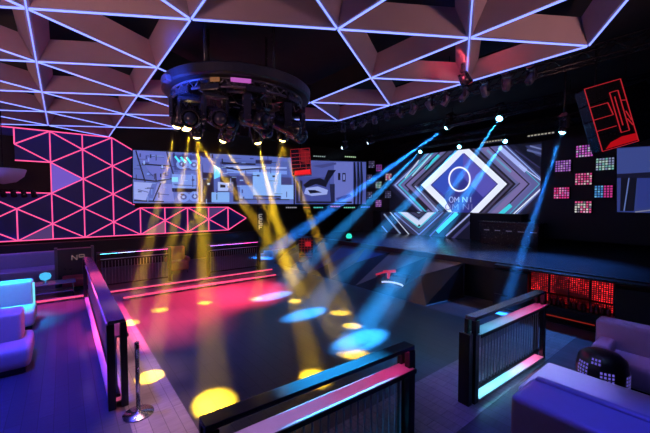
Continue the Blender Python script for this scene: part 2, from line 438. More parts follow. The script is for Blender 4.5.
# --- main stage screen
XM = 15.0; nM = V3((-1, 0, 0)); pM = V3((XM, 8, 3.5))
def c7(x, y): return (350+x*.3077, 110+y*.3077)
bdM = [(384, 166), (422, 154.3), (459, 150), (505, 145.2), (549, 141), (549, 220), (384, 212)]
t = thing('video_screen', 'big stage screen showing nested white and teal diamonds around a glowing ring', 'screen', (XM, 8, 2.4))
bpy.context.view_layer.update()
sf = Clipped(pM+nM*.01, nM, bdM)
def dia(xl_, xr_, yc, rgb, st=1., k=1.02, xt=None):
    """a diamond from its left and right corners"""
    xm = (xl_+xr_)/2 if xt is None else xt; hh = (xr_-xl_)/2*k
    sf.poly([(xl_, yc), (xm, yc-hh*.93), (xr_, yc-1), (xm, yc+hh*.97)], rgb, st)
sf.poly(bdM, (10, 12, 28))
CXM, CY = 463, 185
dia(386, 556, CY, (22, 24, 48)); dia(392, 549, CY, (60, 64, 120)); dia(394, 547, CY, (140, 165, 230)); dia(396, 545.5, CY, (74, 74, 128))
dia(398, 540, CY, (60, 185, 215)); dia(400, 539, CY, (92, 92, 150)); dia(402, 532, CY, (104, 100, 160)); dia(404, 530, CY, (26, 22, 44)); dia(406, 528, CY, (118, 106, 162))
dia(409, 520, CY, (96, 100, 150)); dia(411, 516, CY, (16, 16, 30)); dia(413, 513, CY, (70, 66, 96)); dia(417, 510, CY, (20, 20, 40)); dia(421, 507, CY, (225, 232, 255), 1.05); dia(430.5, 498, CY, (24, 26, 80)); dia(431.5, 497, CY, (58, 66, 168))
# broad tonal panes inside the middle diamond
sf.poly([(432, 185), (463, 153), (463, 175), (446, 196)], (52, 78, 186)); sf.poly([(463, 153), (497, 184), (480, 200), (463, 175)], (84, 80, 178)); sf.poly([(443, 196), (463, 178), (484, 198), (470, 212), (452, 212)], (44, 46, 130))
# diagonal bars
for (a, b, w, rgb) in (((425, 169), (439, 155), 2.6, (60, 205, 225)), ((418, 164), (426, 154), 1.6, (60, 150, 190)), ((412, 176), (431, 155), 1.2, (170, 220, 240)), ((405, 178), (419, 160), 1.0, (200, 215, 235)),
                       ((434, 157), (425, 169), .8, (20, 22, 40)), ((499, 147), (526, 171), 4.5, (165, 180, 245)), ((487, 150), (511, 172), 2.2, (96, 150, 190)), ((519, 165), (546, 184), 1.0, (190, 205, 250)),
                       ((496, 218), (511, 205), 4.2, (60, 205, 225)), ((507, 220), (545, 185), 1.2, (225, 235, 255)), ((485, 213), (520, 183), 1.2, (40, 36, 64)), ((515, 150), (540, 168), 1.2, (50, 52, 96)), ((409, 190), (427, 210), 3, (34, 30, 44)), ((415, 186), (438, 211), 1.4, (150, 165, 215)), ((402, 188), (422, 210), 1.0, (60, 160, 190))):
    sf.line(a, b, w, rgb)
sf.poly([(525, 146), (549, 143), (549, 160), (536, 155)], (46, 52, 96)); sf.line((527, 150), (546, 155), 2, (88, 98, 150)); sf.line((530, 146), (545, 150), 1.5, (110, 120, 170))
# ring
def ringpoly(cx_, cy_, rx, ry, w, rgb, st, a0=0, a1=2*PI, n=40):
    sf.k += 1
    for i in range(n):
        t0, t1 = a0+(a1-a0)*i/n, a0+(a1-a0)*(i+1)/n
        sf.poly([(cx_+rx*math.cos(t0), cy_+ry*math.sin(t0)), (cx_+rx*math.cos(t1), cy_+ry*math.sin(t1)), (cx_+(rx-w)*math.cos(t1), cy_+(ry-w)*math.sin(t1)), (cx_+(rx-w)*math.cos(t0), cy_+(ry-w)*math.sin(t0))], rgb, st, step=False)
ringpoly(459.5, 179.2, 11.4, 12.8, 1.0, (190, 180, 255), 1.); ringpoly(459.5, 179.2, 11.0, 12.4, 1.3, (245, 248, 255), 1.15)
# lettering under the ring: O M N I, and a second larger row
GL = {'O': [((0, .5), (.25, 1)), ((.25, 1), (.75, 1)), ((.75, 1), (1, .5)), ((1, .5), (.75, 0)), ((.75, 0), (.25, 0)), ((.25, 0), (0, .5))],
      'M': [((0, 0), (0, 1)), ((0, 1), (.5, .35)), ((.5, .35), (1, 1)), ((1, 1), (1, 0))], 'N': [((0, 0), (0, 1)), ((0, 1), (1, 0)), ((1, 0), (1, 1))], 'I': [((.5, 0), (.5, 1))],
      'E': [((0, 0), (0, 1)), ((0, 1), (1, 1)), ((0, .5), (.8, .5)), ((0, 0), (1, 0))], 'F': [((0, 0), (0, 1)), ((0, 1), (1, 1)), ((0, .5), (.8, .5))], '9': [((1, 0), (1, 1)), ((1, 1), (0, 1)), ((0, 1), (0, .5)), ((0, .5), (1, .5))],
      'U': [((0, 1), (0, 0)), ((0, 0), (1, 0)), ((1, 0), (1, 1))], 'T': [((0, 1), (1, 1)), ((.5, 1), (.5, 0))]}
for s_, xs, y0, w_, h_, c_ in (('OMNI', (449.2, 454.6, 462.8, 468.6), 202.2, 4.2, 5.2, (175, 185, 240)), ('OMNI', (445.2, 452.6, 463.2, 469.2), 209.6, 5.4, 5.6, (120, 122, 185))):
    for g, x0 in zip(s_, xs):
        for (a, b) in GL[g]: sf.line((x0+a[0]*w_, y0-a[1]*h_), (x0+b[0]*w_, y0-b[1]*h_), .75, c_)
sf.build(t); px_slab(bdM, pM, nM, .15, t)

# --- lower screen on the riser front
pD = V3((14.2, 8, 1.8)); bdD = [(381, 212), (470, 212.5), (470, 240), (381, 239)]
t = thing('video_screen', 'low riser screen with a white chevron, under the big diamond screen', 'screen', (14.2, 8, 1.2))
bpy.context.view_layer.update()
sf = Clipped(pD+nM*.01, nM, bdD)
sf.poly(bdD, (14, 16, 36))
for (d_, w, rgb, st) in ((-24, 3, (70, 76, 120), 1), (-18, 1.4, (150, 180, 220), 1), (-12, 2.5, (58, 60, 92), 1), (-6, 1.2, (120, 150, 205), 1), (0, 5.0, (205, 215, 245), 1), (6, 1.2, (80, 190, 215), 1), (11, 2.6, (66, 68, 104), 1), (17, 1.3, (110, 125, 190), 1), (23, 2.5, (50, 52, 84), 1)):
    sf.line((405-14+d_*.2, 210-d_*.0+d_*.55-6), (419, 224+d_*.62), w, rgb, st); sf.line((419, 224+d_*.62), (419+30, 224+d_*.62-30*.93), w, rgb, st)
for (a, b, w, rgb) in (((437, 232), (457, 213), 4.2, (70, 215, 235)), ((446, 236), (470, 214), 1.5, (160, 170, 225)), ((384, 214), (404, 238), 1.5, (130, 150, 190)), ((390, 212), (412, 238), 1.0, (180, 190, 215)), ((382, 226), (392, 238), 1.2, (100, 120, 170)), ((428, 238), (452, 213), 1.2, (90, 90, 150)), ((452, 239), (470, 222), 2.5, (60, 60, 110))):
    sf.line(a, b, w, rgb)
sf.build(t); px_slab(bdD, pD, nM, .2, t)
# --- narrow screen at far right
pF = V3((12.0, 2, 3)); bdF = [(617, 148), (652, 146), (652, 213), (617, 212)]
t = thing('video_screen', 'dim slate blue tall screen with dark bars at far right edge', 'screen', (12, 1.9, 2.5))
bpy.context.view_layer.update()
sf = Clipped(pF+nM*.01, nM, bdF)
sf.poly(bdF, (44, 56, 118)); sf.poly([(617, 149), (652, 147), (652, 173), (617, 175)], (54, 68, 132)); sf.poly([(617, 174), (652, 172), (652, 178), (617, 178)], (16, 18, 42)); sf.poly([(621, 178), (637, 178), (634, 211), (620, 211)], (10, 12, 26)); sf.line((629, 178), (624, 211), 1.2, (90, 110, 170)); sf.poly([(638, 178), (652, 178), (652, 207), (637, 208)], (40, 52, 122))
sf.line((635, 212), (652, 210), 1.2, (120, 120, 140))
sf.build(t); px_slab(bdF, pF, nM, .2, t)

# ------------------------------------------------------------------ pixel matrix lamps
def cell_grid(mb, fn, nu, nv, gap, mat_of, black):
    us = [0.]
    for i in range(nu): us += [(i+gap/2)/nu, (i+1-gap/2)/nu]
    us.append(1.); vs = [0.]
    for i in range(nv): vs += [(i+gap/2)/nv, (i+1-gap/2)/nv]
    vs.append(1.)
    G = [[mb.bm.verts.new(fn(u, v)) for u in us] for v in vs]
    for j in range(len(vs)-1):
        for i in range(len(us)-1):
            f = mb.bm.faces.new((G[j][i], G[j][i+1], G[j+1][i+1], G[j+1][i]))
            f.material_index = mat_of(j//2, i//2) if (i % 2 and j % 2) else black
def matrix_lamp(c, w, h, nrm, cols, label, rows=5, n=5, group='square LED matrix lamps'):
    nrm = V3(nrm).normalized(); side = V3((0, 0, 1)).cross(nrm).normalized(); upv = V3((0, 0, 1))
    t = thing('matrix_lamp', label, 'lamp', c, 0, group)
    R = Matrix((side, -nrm, upv)).transposed()
    MB().box(-nrm*.05, (w*1.06, .1, h*1.06), .01, mtx=R).build('housing', 'gear', t)
    names = []; cc = [[cols(r, q) for q in range(n)] for r in range(rows)]
    for row in cc:
        for m in row:
            if m not in names: names.append(m)
    mb = MB(); cell_grid(mb, lambda u_, v_: side*((u_-.5)*w)+upv*((v_-.5)*h)+nrm*.012, n, rows, .3, lambda r, q: names.index(cc[r][q]), len(names))
    mb.build('lamp_grid', [E('px_%d_%d_%d' % m, m, .75) for m in names]+['gear'], t)
PAL = {'mag': [(214, 90, 205), (170, 80, 190), (235, 150, 235), (190, 190, 215)], 'vio': [(160, 90, 200), (200, 140, 225), (175, 110, 210), (210, 180, 230)], 'mint': [(120, 190, 185), (190, 220, 215), (150, 205, 190), (140, 150, 190)],
       'pink': [(230, 80, 150), (240, 140, 180), (215, 60, 130), (225, 200, 200)], 'hot': [(240, 60, 150), (250, 160, 205), (225, 40, 120), (220, 120, 200)], 'blu': [(70, 140, 215), (110, 190, 240), (215, 60, 150), (150, 215, 240)], 'white': [(225, 225, 215), (240, 90, 150), (250, 190, 220), (120, 110, 130)], 'dim': [(86, 88, 130), (120, 125, 165), (70, 66, 110)], 'dmag': [(170, 60, 170), (140, 60, 160), (110, 90, 160)]}
def pal(k):
    rnd = random.Random(k+'x'); L = PAL[k]
    return lambda r, q: (L[2] if q > 2 else L[0] if (r+q) % 3 else L[1]) if k == 'blu' else rnd.choice(L)
where = [(584.5, 151, 'mag', 'magenta and green square LED matrix lamp, topmost of the right cluster'), (563, 166, 'vio', 'violet square LED matrix lamp nearest the big screen, upper row'), (605, 164, 'mint', 'pale mint square LED matrix lamp under the big red speaker array'),
         (583.5, 179, 'pink', 'pink square LED matrix lamp in the centre of the right cluster'), (561.5, 193, 'hot', 'hot pink square LED matrix lamp nearest the big screen, lower row'), (603.5, 191.5, 'blu', 'blue and magenta striped square LED matrix lamp'), (583, 207, 'white', 'white and pink square LED matrix lamp, lowest of the right cluster')]
for x, y, k, lab in where:
    matrix_lamp(atx(x, y, 14.0), .48, .41, (-1, 0, 0), pal(k), lab, 5, 6)
where = [(371.5, 164.5, 'dim', 'dim grey blue small matrix lamp, top left of the group beside the stage screen'), (379, 168, 'dmag', 'small magenta matrix lamp beside the stage screen'), (369, 178, 'dim', 'small grey matrix lamp, middle of the left column beside the long screen'),
         (388.5, 177, 'white', 'small rosy white matrix lamp nearest the stage screen, upper'), (378.5, 185, 'mint', 'small pale green matrix lamp in the middle of the left group'), (369, 195, 'dim', 'small grey matrix lamp low beside the long screen'), (388, 194.5, 'dim', 'small blue grey matrix lamp nearest the stage screen, lower'), (378.5, 203.5, 'vio', 'small violet matrix lamp, lowest of the left group')]
nB = V3((-.75, -.66, 0))
pB = atx(379, 186, 14.3)
for x, y, k, lab in where:
    matrix_lamp(atpl(x, y, pB, nB), .34, .40, nB, pal(k), lab, 4, 4, 'small matrix lamps beside the stage screen')
struct(MB().box((14.25, 3.1, 3.3), (.3, 3.4, 3.6)).build('wall_panel', 'wall_black'))
struct(MB().bar(pB-nB*.3+V3((0, 0, -2)) + V3((-.66, .75, 0))*1.6, pB-nB*.3+V3((0, 0, -2)) - V3((-.66, .75, 0))*.6, .12, 5).build('wall_corner', 'wall_black'))

# ------------------------------------------------------------------ moving heads
def head_mesh(sc, hm='gear'):
    mb = MB(); prof = [(.0, -.2), (.09, -.2), (.13, -.16), (.135, .02), (.12, .06), (.135, .08), (.135, .2), (.118, .22), (.118, .2)]
    mb.lathe([(r*sc, z*sc) for r, z in prof[1:]], 20); me = mb.build('x', hm); m = me.data; bpy.data.objects.remove(me); return m
def lens_mesh(sc, m_):
    mb = MB(); mb.lathe([(.116*sc, .195*sc), (.085*sc, .222*sc), (.066*sc, .255*sc), (.035*sc, .272*sc), (.001, .276*sc)], 20); me = mb.build('x', m_); m = me.data; bpy.data.objects.remove(me); return m
def yoke_mesh(sc):
    mb = MB(); mb.box((0, 0, -.14*sc), (.36*sc, .13*sc, .05*sc), .01)
    for s in (-1, 1): mb.box((s*.165*sc, 0, -.31*sc), (.045*sc, .12*sc, .36*sc), .012)
    mb.tube((-.17*sc, 0, -.42*sc), (.17*sc, 0, -.42*sc), .04*sc)
    me = mb.build('x', 'gear'); m = me.data; bpy.data.objects.remove(me); return m
def base_mesh(sc):
    mb = MB(); mb.box((0, 0, -.05*sc), (.34*sc, .28*sc, .1*sc), .02); mb.box((0, 0, .03*sc), (.05*sc, .2*sc, .08*sc), .005)
    me = mb.build('x', 'gear'); m = me.data; bpy.data.objects.remove(me); return m
_cache = {}
def cm(f, *a):
    k = (f.__name__,)+a
    if k not in _cache: _cache[k] = f(*a)
    return _cache[k]
def moving_head(loc, target, sc, lens, label, group, rz=0., hm='gear'):
    loc = V3(loc); piv = loc+V3((0, 0, -.42*sc)); d = (V3(target)-piv).normalized()
    t = thing('moving_head', label, 'stage light', loc, 0, group)
    az = math.atan2(d.y, d.x)+PI/2
    share('base', cm(base_mesh, sc), t, q=Quaternion((0, 0, 1), rz)); share('yoke', cm(yoke_mesh, sc), t, q=Quaternion((0, 0, 1), az))
    q = V3((0, 0, 1)).rotation_difference(d)
    h = share('head', cm(head_mesh, sc, hm), t, (0, 0, -.42*sc), q)
    share('lens', cm(lens_mesh, sc, lens), h)
    return piv+d*.285*sc, d
def spot(p, target, power, half, col, blend=.35, rad=.03, name='spot_lamp'):
    L = bpy.data.lights.new(name, 'SPOT'); L.energy = power; L.spot_size = 2*half; L.spot_blend = blend; L.color = col; L.shadow_soft_size = rad
    o = bpy.data.objects.new(name, L); COL.objects.link(o); o.location = p
    o.rotation_mode = 'QUATERNION'; o.rotation_quaternion = V3((0, 0, -1)).rotation_difference((V3(target)-V3(p)).normalized())
    return o
def beam(p, target, half, m, label, zend=.012, r0=.05, stop=1.):
    p, target = V3(p), V3(target); d = (target-p).normalized(); u = d.orthogonal().normalized(); w = d.cross(u)
    n = 28; k = math.tan(half); ap = p-d*(r0/k); mb = MB(); A_, B_ = [], []
    for i in range(n):
        a = 2*PI*i/n; dv = d+(u*math.cos(a)+w*math.sin(a))*k
        A_.append(ap+dv*(r0/k)); e = ap+dv*((zend-ap.z)/dv.z)
        B_.append(A_[-1]+(e-A_[-1])*stop)
    va = [mb.bm.verts.new(q) for q in A_]; vb = [mb.bm.verts.new(q) for q in B_]
    for i in range(n): mb.bm.faces.new((va[i], va[(i+1) % n], vb[(i+1) % n], vb[i])).smooth = True
    mb.bm.faces.new(va[::-1]); mb.bm.faces.new(vb)
    o = mb.build('light_beam', m)
    return tag(o, label, 'light beam', 'hazy light beams')

# --- ring rig in the hexagon opening
RC = V3((2.98, 6.68, 0)); RR = 1.17
rig = thing('lighting_rig', 'round black drum rig hung in the dark ceiling opening over the dance floor', 'lighting rig', (RC.x, RC.y, 4.8))
MB().lathe([(1.2, .17), (1.44, .17), (1.48, .2), (1.49, .34), (1.45, .37), (.2, .39)], 64, smooth=False).build('drum', mat('drum_black', (.012, .012, .018), .4, noise=.2), rig)
mb = MB().ringtube((0, 0, .0), 1.3, .025).ringtube((0, 0, .14), 1.3, .025).ringtube((0, 0, .0), 1.06, .025).ringtube((0, 0, .14), 1.06, .025)
for i in range(36):
    a, b = 2*PI*i/36, 2*PI*(i+.5)/36
    for r in (1.3, 1.06): mb.tube((r*math.cos(a), r*math.sin(a), .0), (r*math.cos(b), r*math.sin(b), .14), .013, n=6); mb.tube((r*math.cos(b), r*math.sin(b), .14), (r*math.cos(a+2*PI/36), r*math.sin(a+2*PI/36), .0), .013, n=6)
mb.build('ring_truss', 'gear_grey', rig)
mb = MB()
for i in range(6): mb.tube((1.18*math.cos(i*PI/3), 1.18*math.sin(i*PI/3), .12), (1.18*math.cos(i*PI/3), 1.18*math.sin(i*PI/3), .2), .02, n=8)
mb.build('truss_stud', 'gear', rig)
for i in range(4): MB().tube((.9*math.cos(i*PI/2+.4), .9*math.sin(i*PI/2+.4), .38), (.9*math.cos(i*PI/2+.4), .9*math.sin(i*PI/2+.4), 1.84), .03, n=8).build('hanger_rod', 'gear', rig)
MB().tube((0, 0, .38), (0, 0, .1), .45, .3, n=24).build('hub', 'gear', rig)
mb = MB()
for i in range(40):
    a = random.uniform(0, 2*PI); r = random.uniform(.5, 1.3); b = a+random.uniform(.2, .7)
    p0 = V3((r*math.cos(a), r*math.sin(a), .12)); p1 = V3((r*math.cos(b), r*math.sin(b), random.uniform(-.2, .1)))
    mid = (p0+p1)/2+V3((0, 0, -random.uniform(.1, .25))); mb.tube(p0, mid, .01, n=5); mb.tube(mid, p1, .01, n=5)
mb.build('cable', 'gear_grey', rig)
# lilac lit tag on the near rim, amber work light beside it
na = math.atan2(-RC.y, -RC.x)
for da, w, m, nm in ((.0, .34, E('rim_lilac', (190, 90, 190), .9), 'lit_panel'), (-.32, .16, E('rim_amber', (170, 110, 60), .5), 'work_light')):
    a = na+da+.02; MB().box((1.36*math.cos(a), 1.36*math.sin(a), .1), (.03, w, .07), .005, rz=a).build(nm, m, rig)
MB().box((1.5*math.cos(na-.98), 1.5*math.sin(na-.98), .2), (.12, .2, .12), .02, rz=na-.98).build('junction_box', 'gear_grey', rig)

pools = {  # angle of ring lamp -> pools
    171: [(130, 323)], 150: [(354, 354), (150, 377)], 120: [(205, 303), (215, 402)], 82: [(160, 310), (340, 313)], 47: [(295, 301), (315, 378)], 6: [(256, 299), (352, 326)]}
ordn = {171: 'leftmost lit', 150: 'second lit from the left', 120: 'third lit from the left', 82: 'fourth lit from the left', 47: 'fifth lit from the left', 6: 'rightmost lit'}
plab = {(130, 323): 'beside the left railing', (354, 354): 'nearest the end of the front railing', (150, 377): 'on the pale border by the steel post', (205, 303): 'in the pink glow, second from left', (215, 402): 'at the left end of the front railing, nearest us',
        (160, 310): 'in the pink glow, far left of the dance floor', (340, 313): 'right of the middle cyan pool', (295, 301): 'between two cyan pools', (315, 378): 'touching the front railing cap', (256, 299): 'left of the farthest cyan pool', (352, 326): 'just behind the nearest cyan pool'}
YEL = (1, .60, .02)
for ang, tg in pools.items():
    a = math.radians(ang); loc = RC+V3((RR*math.cos(a), RR*math.sin(a), 4.93))
    T = atz(*tg[0], 0)
    lp, d = moving_head(loc, T, 1.0, 'lens_y', '%s warm moving head hanging under the round drum rig' % ordn[ang], 'moving heads on the round rig', a)
    for k, q in enumerate(tg):
        T2 = atz(*q, 0); p = lp+(d*.03 if k == 0 else d*.03)
        half = math.radians(2.7 if q != (215, 402) else 3.3)
        dist = (T2-p).length
        spot(p, T2, 2300*dist*dist*(.7 if q == (215, 402) else 1), half*1.08, YEL, .85)
        beam(p, T2, half*1.0, 'haze_y', 'hazy yellow beam from the round rig landing %s' % plab[q])
for i, ang in enumerate((200, 225, 258, 294, 330)):
    a = math.radians(ang); loc = RC+V3((RR*math.cos(a), RR*math.sin(a), 4.84))
    moving_head(loc, RC+V3((4*math.cos(a+.6), 4*math.sin(a+.6), 3.6-.5*i % 1)), 1.22, 'lens_off', ['unlit moving head at the left of the round rig, beside the lit ones', 'unlit moving head on the near left of the round rig', 'unlit moving head at the middle front of the round rig', 'unlit moving head on the near right of the round rig', 'unlit moving head at the right end of the round rig'][i], 'moving heads on the round rig', a)
for i, (dx, dy, s_) in enumerate(((-.35, -.45, 1.1), (.4, -.2, 1.1), (0, .5, 1.1))):
    moving_head(RC+V3((dx, dy, 4.9)), RC+V3((dx*4, dy*4, 3.2)), s_, 'lens_off', ['unlit moving head inside the round rig, left one of three', 'unlit moving head inside the round rig, right one of three', 'unlit moving head inside the round rig, farthest of three'][i], 'moving heads inside the round rig')

# --- blue heads over the stage, on trusses
def truss(a, b, label, s=.3):
    a, b = V3(a), V3(b); t = thing('lighting_truss', label, 'truss', a, 0, 'black lighting trusses')
    d = b-a; L = d.length; dn = d/L; side = V3((0, 0, 1)).cross(dn).normalized()*s/2; upv = V3((0, 0, s/2))
    mb = MB(); cs = (side+upv, side-upv, -side+upv, -side-upv)
    for c in cs: mb.tube(c, d+c, .025, n=8)
    n = int(L/s); mb2 = MB()
    for i in range(n):
        p, q = dn*(L*i/n), dn*(L*(i+1)/n)
        for c1, c2 in ((cs[0], cs[1]), (cs[2], cs[3]), (cs[0], cs[2]), (cs[1], cs[3])):
            mb2.tube(p+(c1 if i % 2 else c2), q+(c2 if i % 2 else c1), .012, n=5)
    mb.build('chord', 'gear', t); mb2.build('lacing', 'gear', t)
    for k in range(3):
        p = d*((k+.5)/3); MB().tube(p+V3((0, 0, s/2)), (p.x, p.y, 6.65-a.z), .012, n=5).build('hanging_cable', 'gear', t)
truss((12.5, 1.5, 6.1), (12.5, 13.5, 6.1), 'black box truss over the front of the stage carrying the brightest blue lights')
truss((14.4, 3.2, 5.75), (14.4, 13, 5.75), 'black box truss just above the big stage screen')
truss((9.6, 1.0, 6.2), (9.6, 12.5, 6.2), 'black box truss nearest the ceiling grid, above the red speaker array')
BLU = (.02, .24, 1.0)
blue = [((446, 128), 12.5, (262, 258), 1.0, 2.2, 'brightest blue moving head over the left part of the stage', 'broad blue beam crossing to the far railing'),
        ((499, 119), 12.5, (350, 342), 1.0, 1.6, 'brightest blue moving head over the right part of the stage', 'blue beam dropping past the big screen to the nearest cyan pool'),
        ((562, 133), 9.8, (512, 302), .7, 2.2, 'blue moving head right of the big screen, under the dark ceiling', 'steep blue beam landing behind the right railing'),
        ((420, 152), 14.4, (274, 296), .8, 1.9, 'small blue moving head at the top left corner of the big screen', 'long blue beam landing on the farthest cyan pool'),
        ((459, 147), 14.4, (306, 314), .8, 1.9, 'small blue moving head above the tip of the white diamond', 'blue beam landing on the middle cyan pool'),
        ((505, 141.5), 14.4, (362, 340), .8, 2.1, 'small blue moving head at the top right of the big screen', 'blue beam landing on the nearest cyan pool from the screen top')]
for (px, X, tg, sc, hd, l1, l2) in blue:
    lp0 = atx(*px, X); T = atz(*tg, 0)
    if tg == (512, 302): T = V3((8.7, 3.75, 0))
    d0 = (T-lp0).normalized(); loc = lp0-d0*.23*sc+V3((0, 0, .42*sc))
    lp, d = moving_head(loc, T, sc, 'lens_b', l1, 'blue moving heads over the stage')
    half = math.radians(hd); p = lp+d*.03; dist = (T-p).length
    spot(p, T, 4200*dist*dist*(.5 if tg == (350, 342) else 1), half*1.08, BLU if tg[1] < 290 or tg[0] > 400 else (.025, .34, 1.0), .85)
    zend = .012
    if X < 10: MB().tube((0, 0, .05), (0, 0, 6.05-loc.z), .02, n=8).build('hanging_bar', 'gear', [o for o in COL.objects if o.name.startswith('moving_head')][-1])
    beam(p, T, half*1.0, 'haze_b' if X < 14 else 'haze_f', l2, zend)
for (px, tg, l1, l2) in (((342, 148), (300, 168), 'tiny white moving head above the long screen, left of the pair', 'thin pale beam above the red hanging speaker, left one'), ((368, 143), (305, 170), 'tiny white moving head above the long screen, right of the pair', 'thin pale beam above the long screen, right one')):
    lp0 = atx(*px, 10.5); T0 = atx(*tg, 8.8); d0 = (T0-lp0).normalized(); loc = lp0-d0*.16+V3((0, 0, .29))
    lp, d = moving_head(loc, T0, .7, 'lens_w', l1, 'tiny white moving heads')
    MB().tube((0, 0, 0), (0, 0, 6.65-loc.z), .015, n=8).build('hanging_bar', 'gear', [o for o in COL.objects if o.name.startswith('moving_head')][-1])
    T = lp+d*5.; spot(lp+d*.03, T, 9000, math.radians(1.2), (.5, .65, 1), .3); 
    k = beam(lp+d*.03, T, math.radians(1.25), 'haze_b', l2, T.z)
# small heads along the right border of the ceiling grid
e0, e1 = N(4, 0), N(4, 3)
for i in range(13):
    t_ = .14+.84*i/12; p = e0+(e1-e0)*t_+V3((.14, 0, -.02))
    moving_head(p, p+V3((random.uniform(-.6, .9), random.uniform(-.8, .8), -1)), .62, 'lens_off', '%s small dark moving head along the ceiling grid edge, counted from the near end' % ['first', 'second', 'third', 'fourth', 'fifth', 'sixth', 'seventh', 'eighth', 'ninth', 'tenth', 'eleventh', 'twelfth', 'last'][i], 'small moving heads along the ceiling edge', 0., 'gear_grey')
t = thing('light_bar', 'black pipe carrying the row of small moving heads along the ceiling grid edge', 'truss', e0+V3((.14, 0, .055)))
MB().tube((0, .4, 0), (0, 7.3, 0), .025, n=10).build('pipe', 'gear', t)
for yy in (.8, 3.0, 5.2, 7.0): MB().tube((0, yy, 0), (0, yy, .8), .012, n=6).build('hanging_rod', 'gear', t)
t = thing('spotlight', 'red glowing spotlight at the near end of the ceiling grid edge', 'stage light', atz(462, 73, 5.62))
MB().tube((0, 0, 0), (.14, -.05, -.22), .1, .13, n=20).build('body', 'gear', t); MB().tube((.14, -.05, -.22), (.145, -.052, -.23), .11, n=20).build('lens', 'red', t)
MB().bar((0, 0, .2), (0, 0, -.02), .04).build('clamp', 'gear', t)
spot(atz(455, 72, 5.5), atz(462, 74, 5.8)+V3((0.3, 0, .4)), 50, math.radians(60), (1, .1, .15), 1, .08)
# batten lights: short strips above and below the left screens
def batten(x, y, w, rgb, label, st=.9):
    p = atpl(x, y, A+nL*.3, nL); t = thing('batten_light', label, 'stage light', p, 0, 'short batten lights around the long screen')
    R = math.atan2(dirL.y, dirL.x); MB().box((0, 0, .0), (w, .1, .1), .01, rz=R).build('housing', 'gear', t)
    mb = MB()
    n = 6
    for i in range(n): mb.box(V3(dirL)*((i-(n-1)/2)*w/n)+nL*.055, (w/n*.7, .02, .06), rz=R)
    mb.build('lamp_row', E('bat%d_%d_%d' % rgb, rgb, st), t)
for b in ((291, 207.5, .6, (150, 150, 165), 'dim white batten light under the long screen near its right end'), (306.5, 207.5, .4, (105, 65, 75), 'dim rosy batten light under the long screen, left of the teal one'), (318, 207.5, .55, (90, 215, 205), 'teal batten light under the shorter screen'), (335, 206.5, .6, (205, 70, 80), 'red batten light under the shorter screen'), (349, 207.5, .7, (120, 225, 190), 'green white batten light under the right end of the shorter screen'), (365, 207, .6, (90, 90, 180), 'violet batten light under the matrix lamps'), (319, 156.5, .7, (130, 150, 145), 'grey batten light above the shorter screen, left one'), (350, 157, .7, (170, 205, 160), 'pale green batten light above the shorter screen, right one')): batten(*b)
for i, (x, y, lab) in enumerate(((541, 134.5, 'row of tiny white lamps on a bar above the right end of the stage screen'), (492, 141.5, 'row of tiny white lamps on a bar above the middle of the stage screen'))):
    p = atx(x, y, 14.2); t = thing('batten_light', lab, 'stage light', p, 0, 'lamp bars above the stage screen')
    MB().box((0, 0, 0), (.08, .95, .1), .01).build('housing', 'gear', t); mb = MB()
    for k in range(8): mb.box((-.045, (k-3.5)*.115, 0), (.02, .07, .05))
    mb.build('lamp_row', E('tinybar', (170, 165, 150), .8), t)

# ------------------------------------------------------------------ red line arrays
def array_box(corn, dep, thick, label, lines, cm_='red', group=None, faint=False):
    """corn: TL,TR,BR,BL pixels at forward distance dep"""
    P = [atd(x, y, dep) for x, y in corn]
    c = sum(P, V3())/4; u = ((P[1]+P[2])-(P[0]+P[3])); w_ = u.length/2; u.normalize(); v = ((P[0]+P[1])-(P[2]+P[3])); h_ = v.length/2; v = (v-u*v.dot(u)).normalized(); n = u.cross(v).normalized()
    if n.dot(CP-c) < 0: n = -n
    t = thing('line_array_speaker', label, 'speaker', c, 0, group)
    R = Matrix((u, -n, v)).transposed()
    nb = 4
    for i in range(nb):
        MB().box(v*h_*((i+.5)/nb-.5)-n*thick/2, (w_, thick, h_/nb*.97), .015, mtx=R).build('cabinet', 'gear', t)
    mb = MB(); rw = .014 if not faint else .012
    def q(a, b): return u*(a-.5)*w_+v*(.5-b)*h_+n*.012
    for a, b in lines: mb.bar(q(*a), q(*b), rw, rw, up=n)
    mb.build('red_outline', cm_, t)
    return t, q, u, v, n, w_, h_
L1 = [((0, 0), (1, 0)), ((1, 0), (1, 1)), ((1, 1), (0, 1)), ((0, 1), (0, 0)), ((0, .3), (.5, .3)), ((0, .5), (.55, .5)), ((0, .68), (.55, .68)),
      ((.62, .16), (.62, .8)), ((.62, .16), (.85, .16)), ((.85, .16), (.85, .8)), ((.62, .8), (.85, .8)), ((.85, .32), (1, .34)), ((.55, .5), (.5, .3)), ((.72, .24), (.72, .7)), ((.9, .5), (.98, .66)), ((.88, .62), (.98, .74))]
t, q, u, v, n, w_, h_ = array_box([(582, 90), (617, 80), (641, 140), (604, 151)], 7.6, .3, 'large black speaker array outlined in red light, hanging tilted at upper right', L1)
mb = MB().poly([q(.1, .98), q(.28, .9), q(.6, .86), q(.97, .87), q(.98, .98)], n*.01); mb.build('red_grille', E('redgr', (190, 10, 22), .8), t)
o = MB().bar(q(.5, 0)-n*.2, V3((q(.5, 0)-n*.2).to_tuple())+V3((0, 0, 6.6-(t.location.z+(q(.5, 0)).z))), .04).build('hanging_bar', 'gear', t)
t, q, u, v, n, w_, h_ = array_box([(620, 88), (648, 80), (664, 132), (634, 146)], 8.6, .5, 'unlit dark speaker array behind the large red outlined one', [((0, 0), (1, 0)), ((1, 1), (0, 1))], 'gear_grey')
MB().bar(q(.5, 0)-n*.2, q(.5, 0)-n*.2+V3((0, 0, 1.0)), .04).build('hanging_bar', 'gear', t)
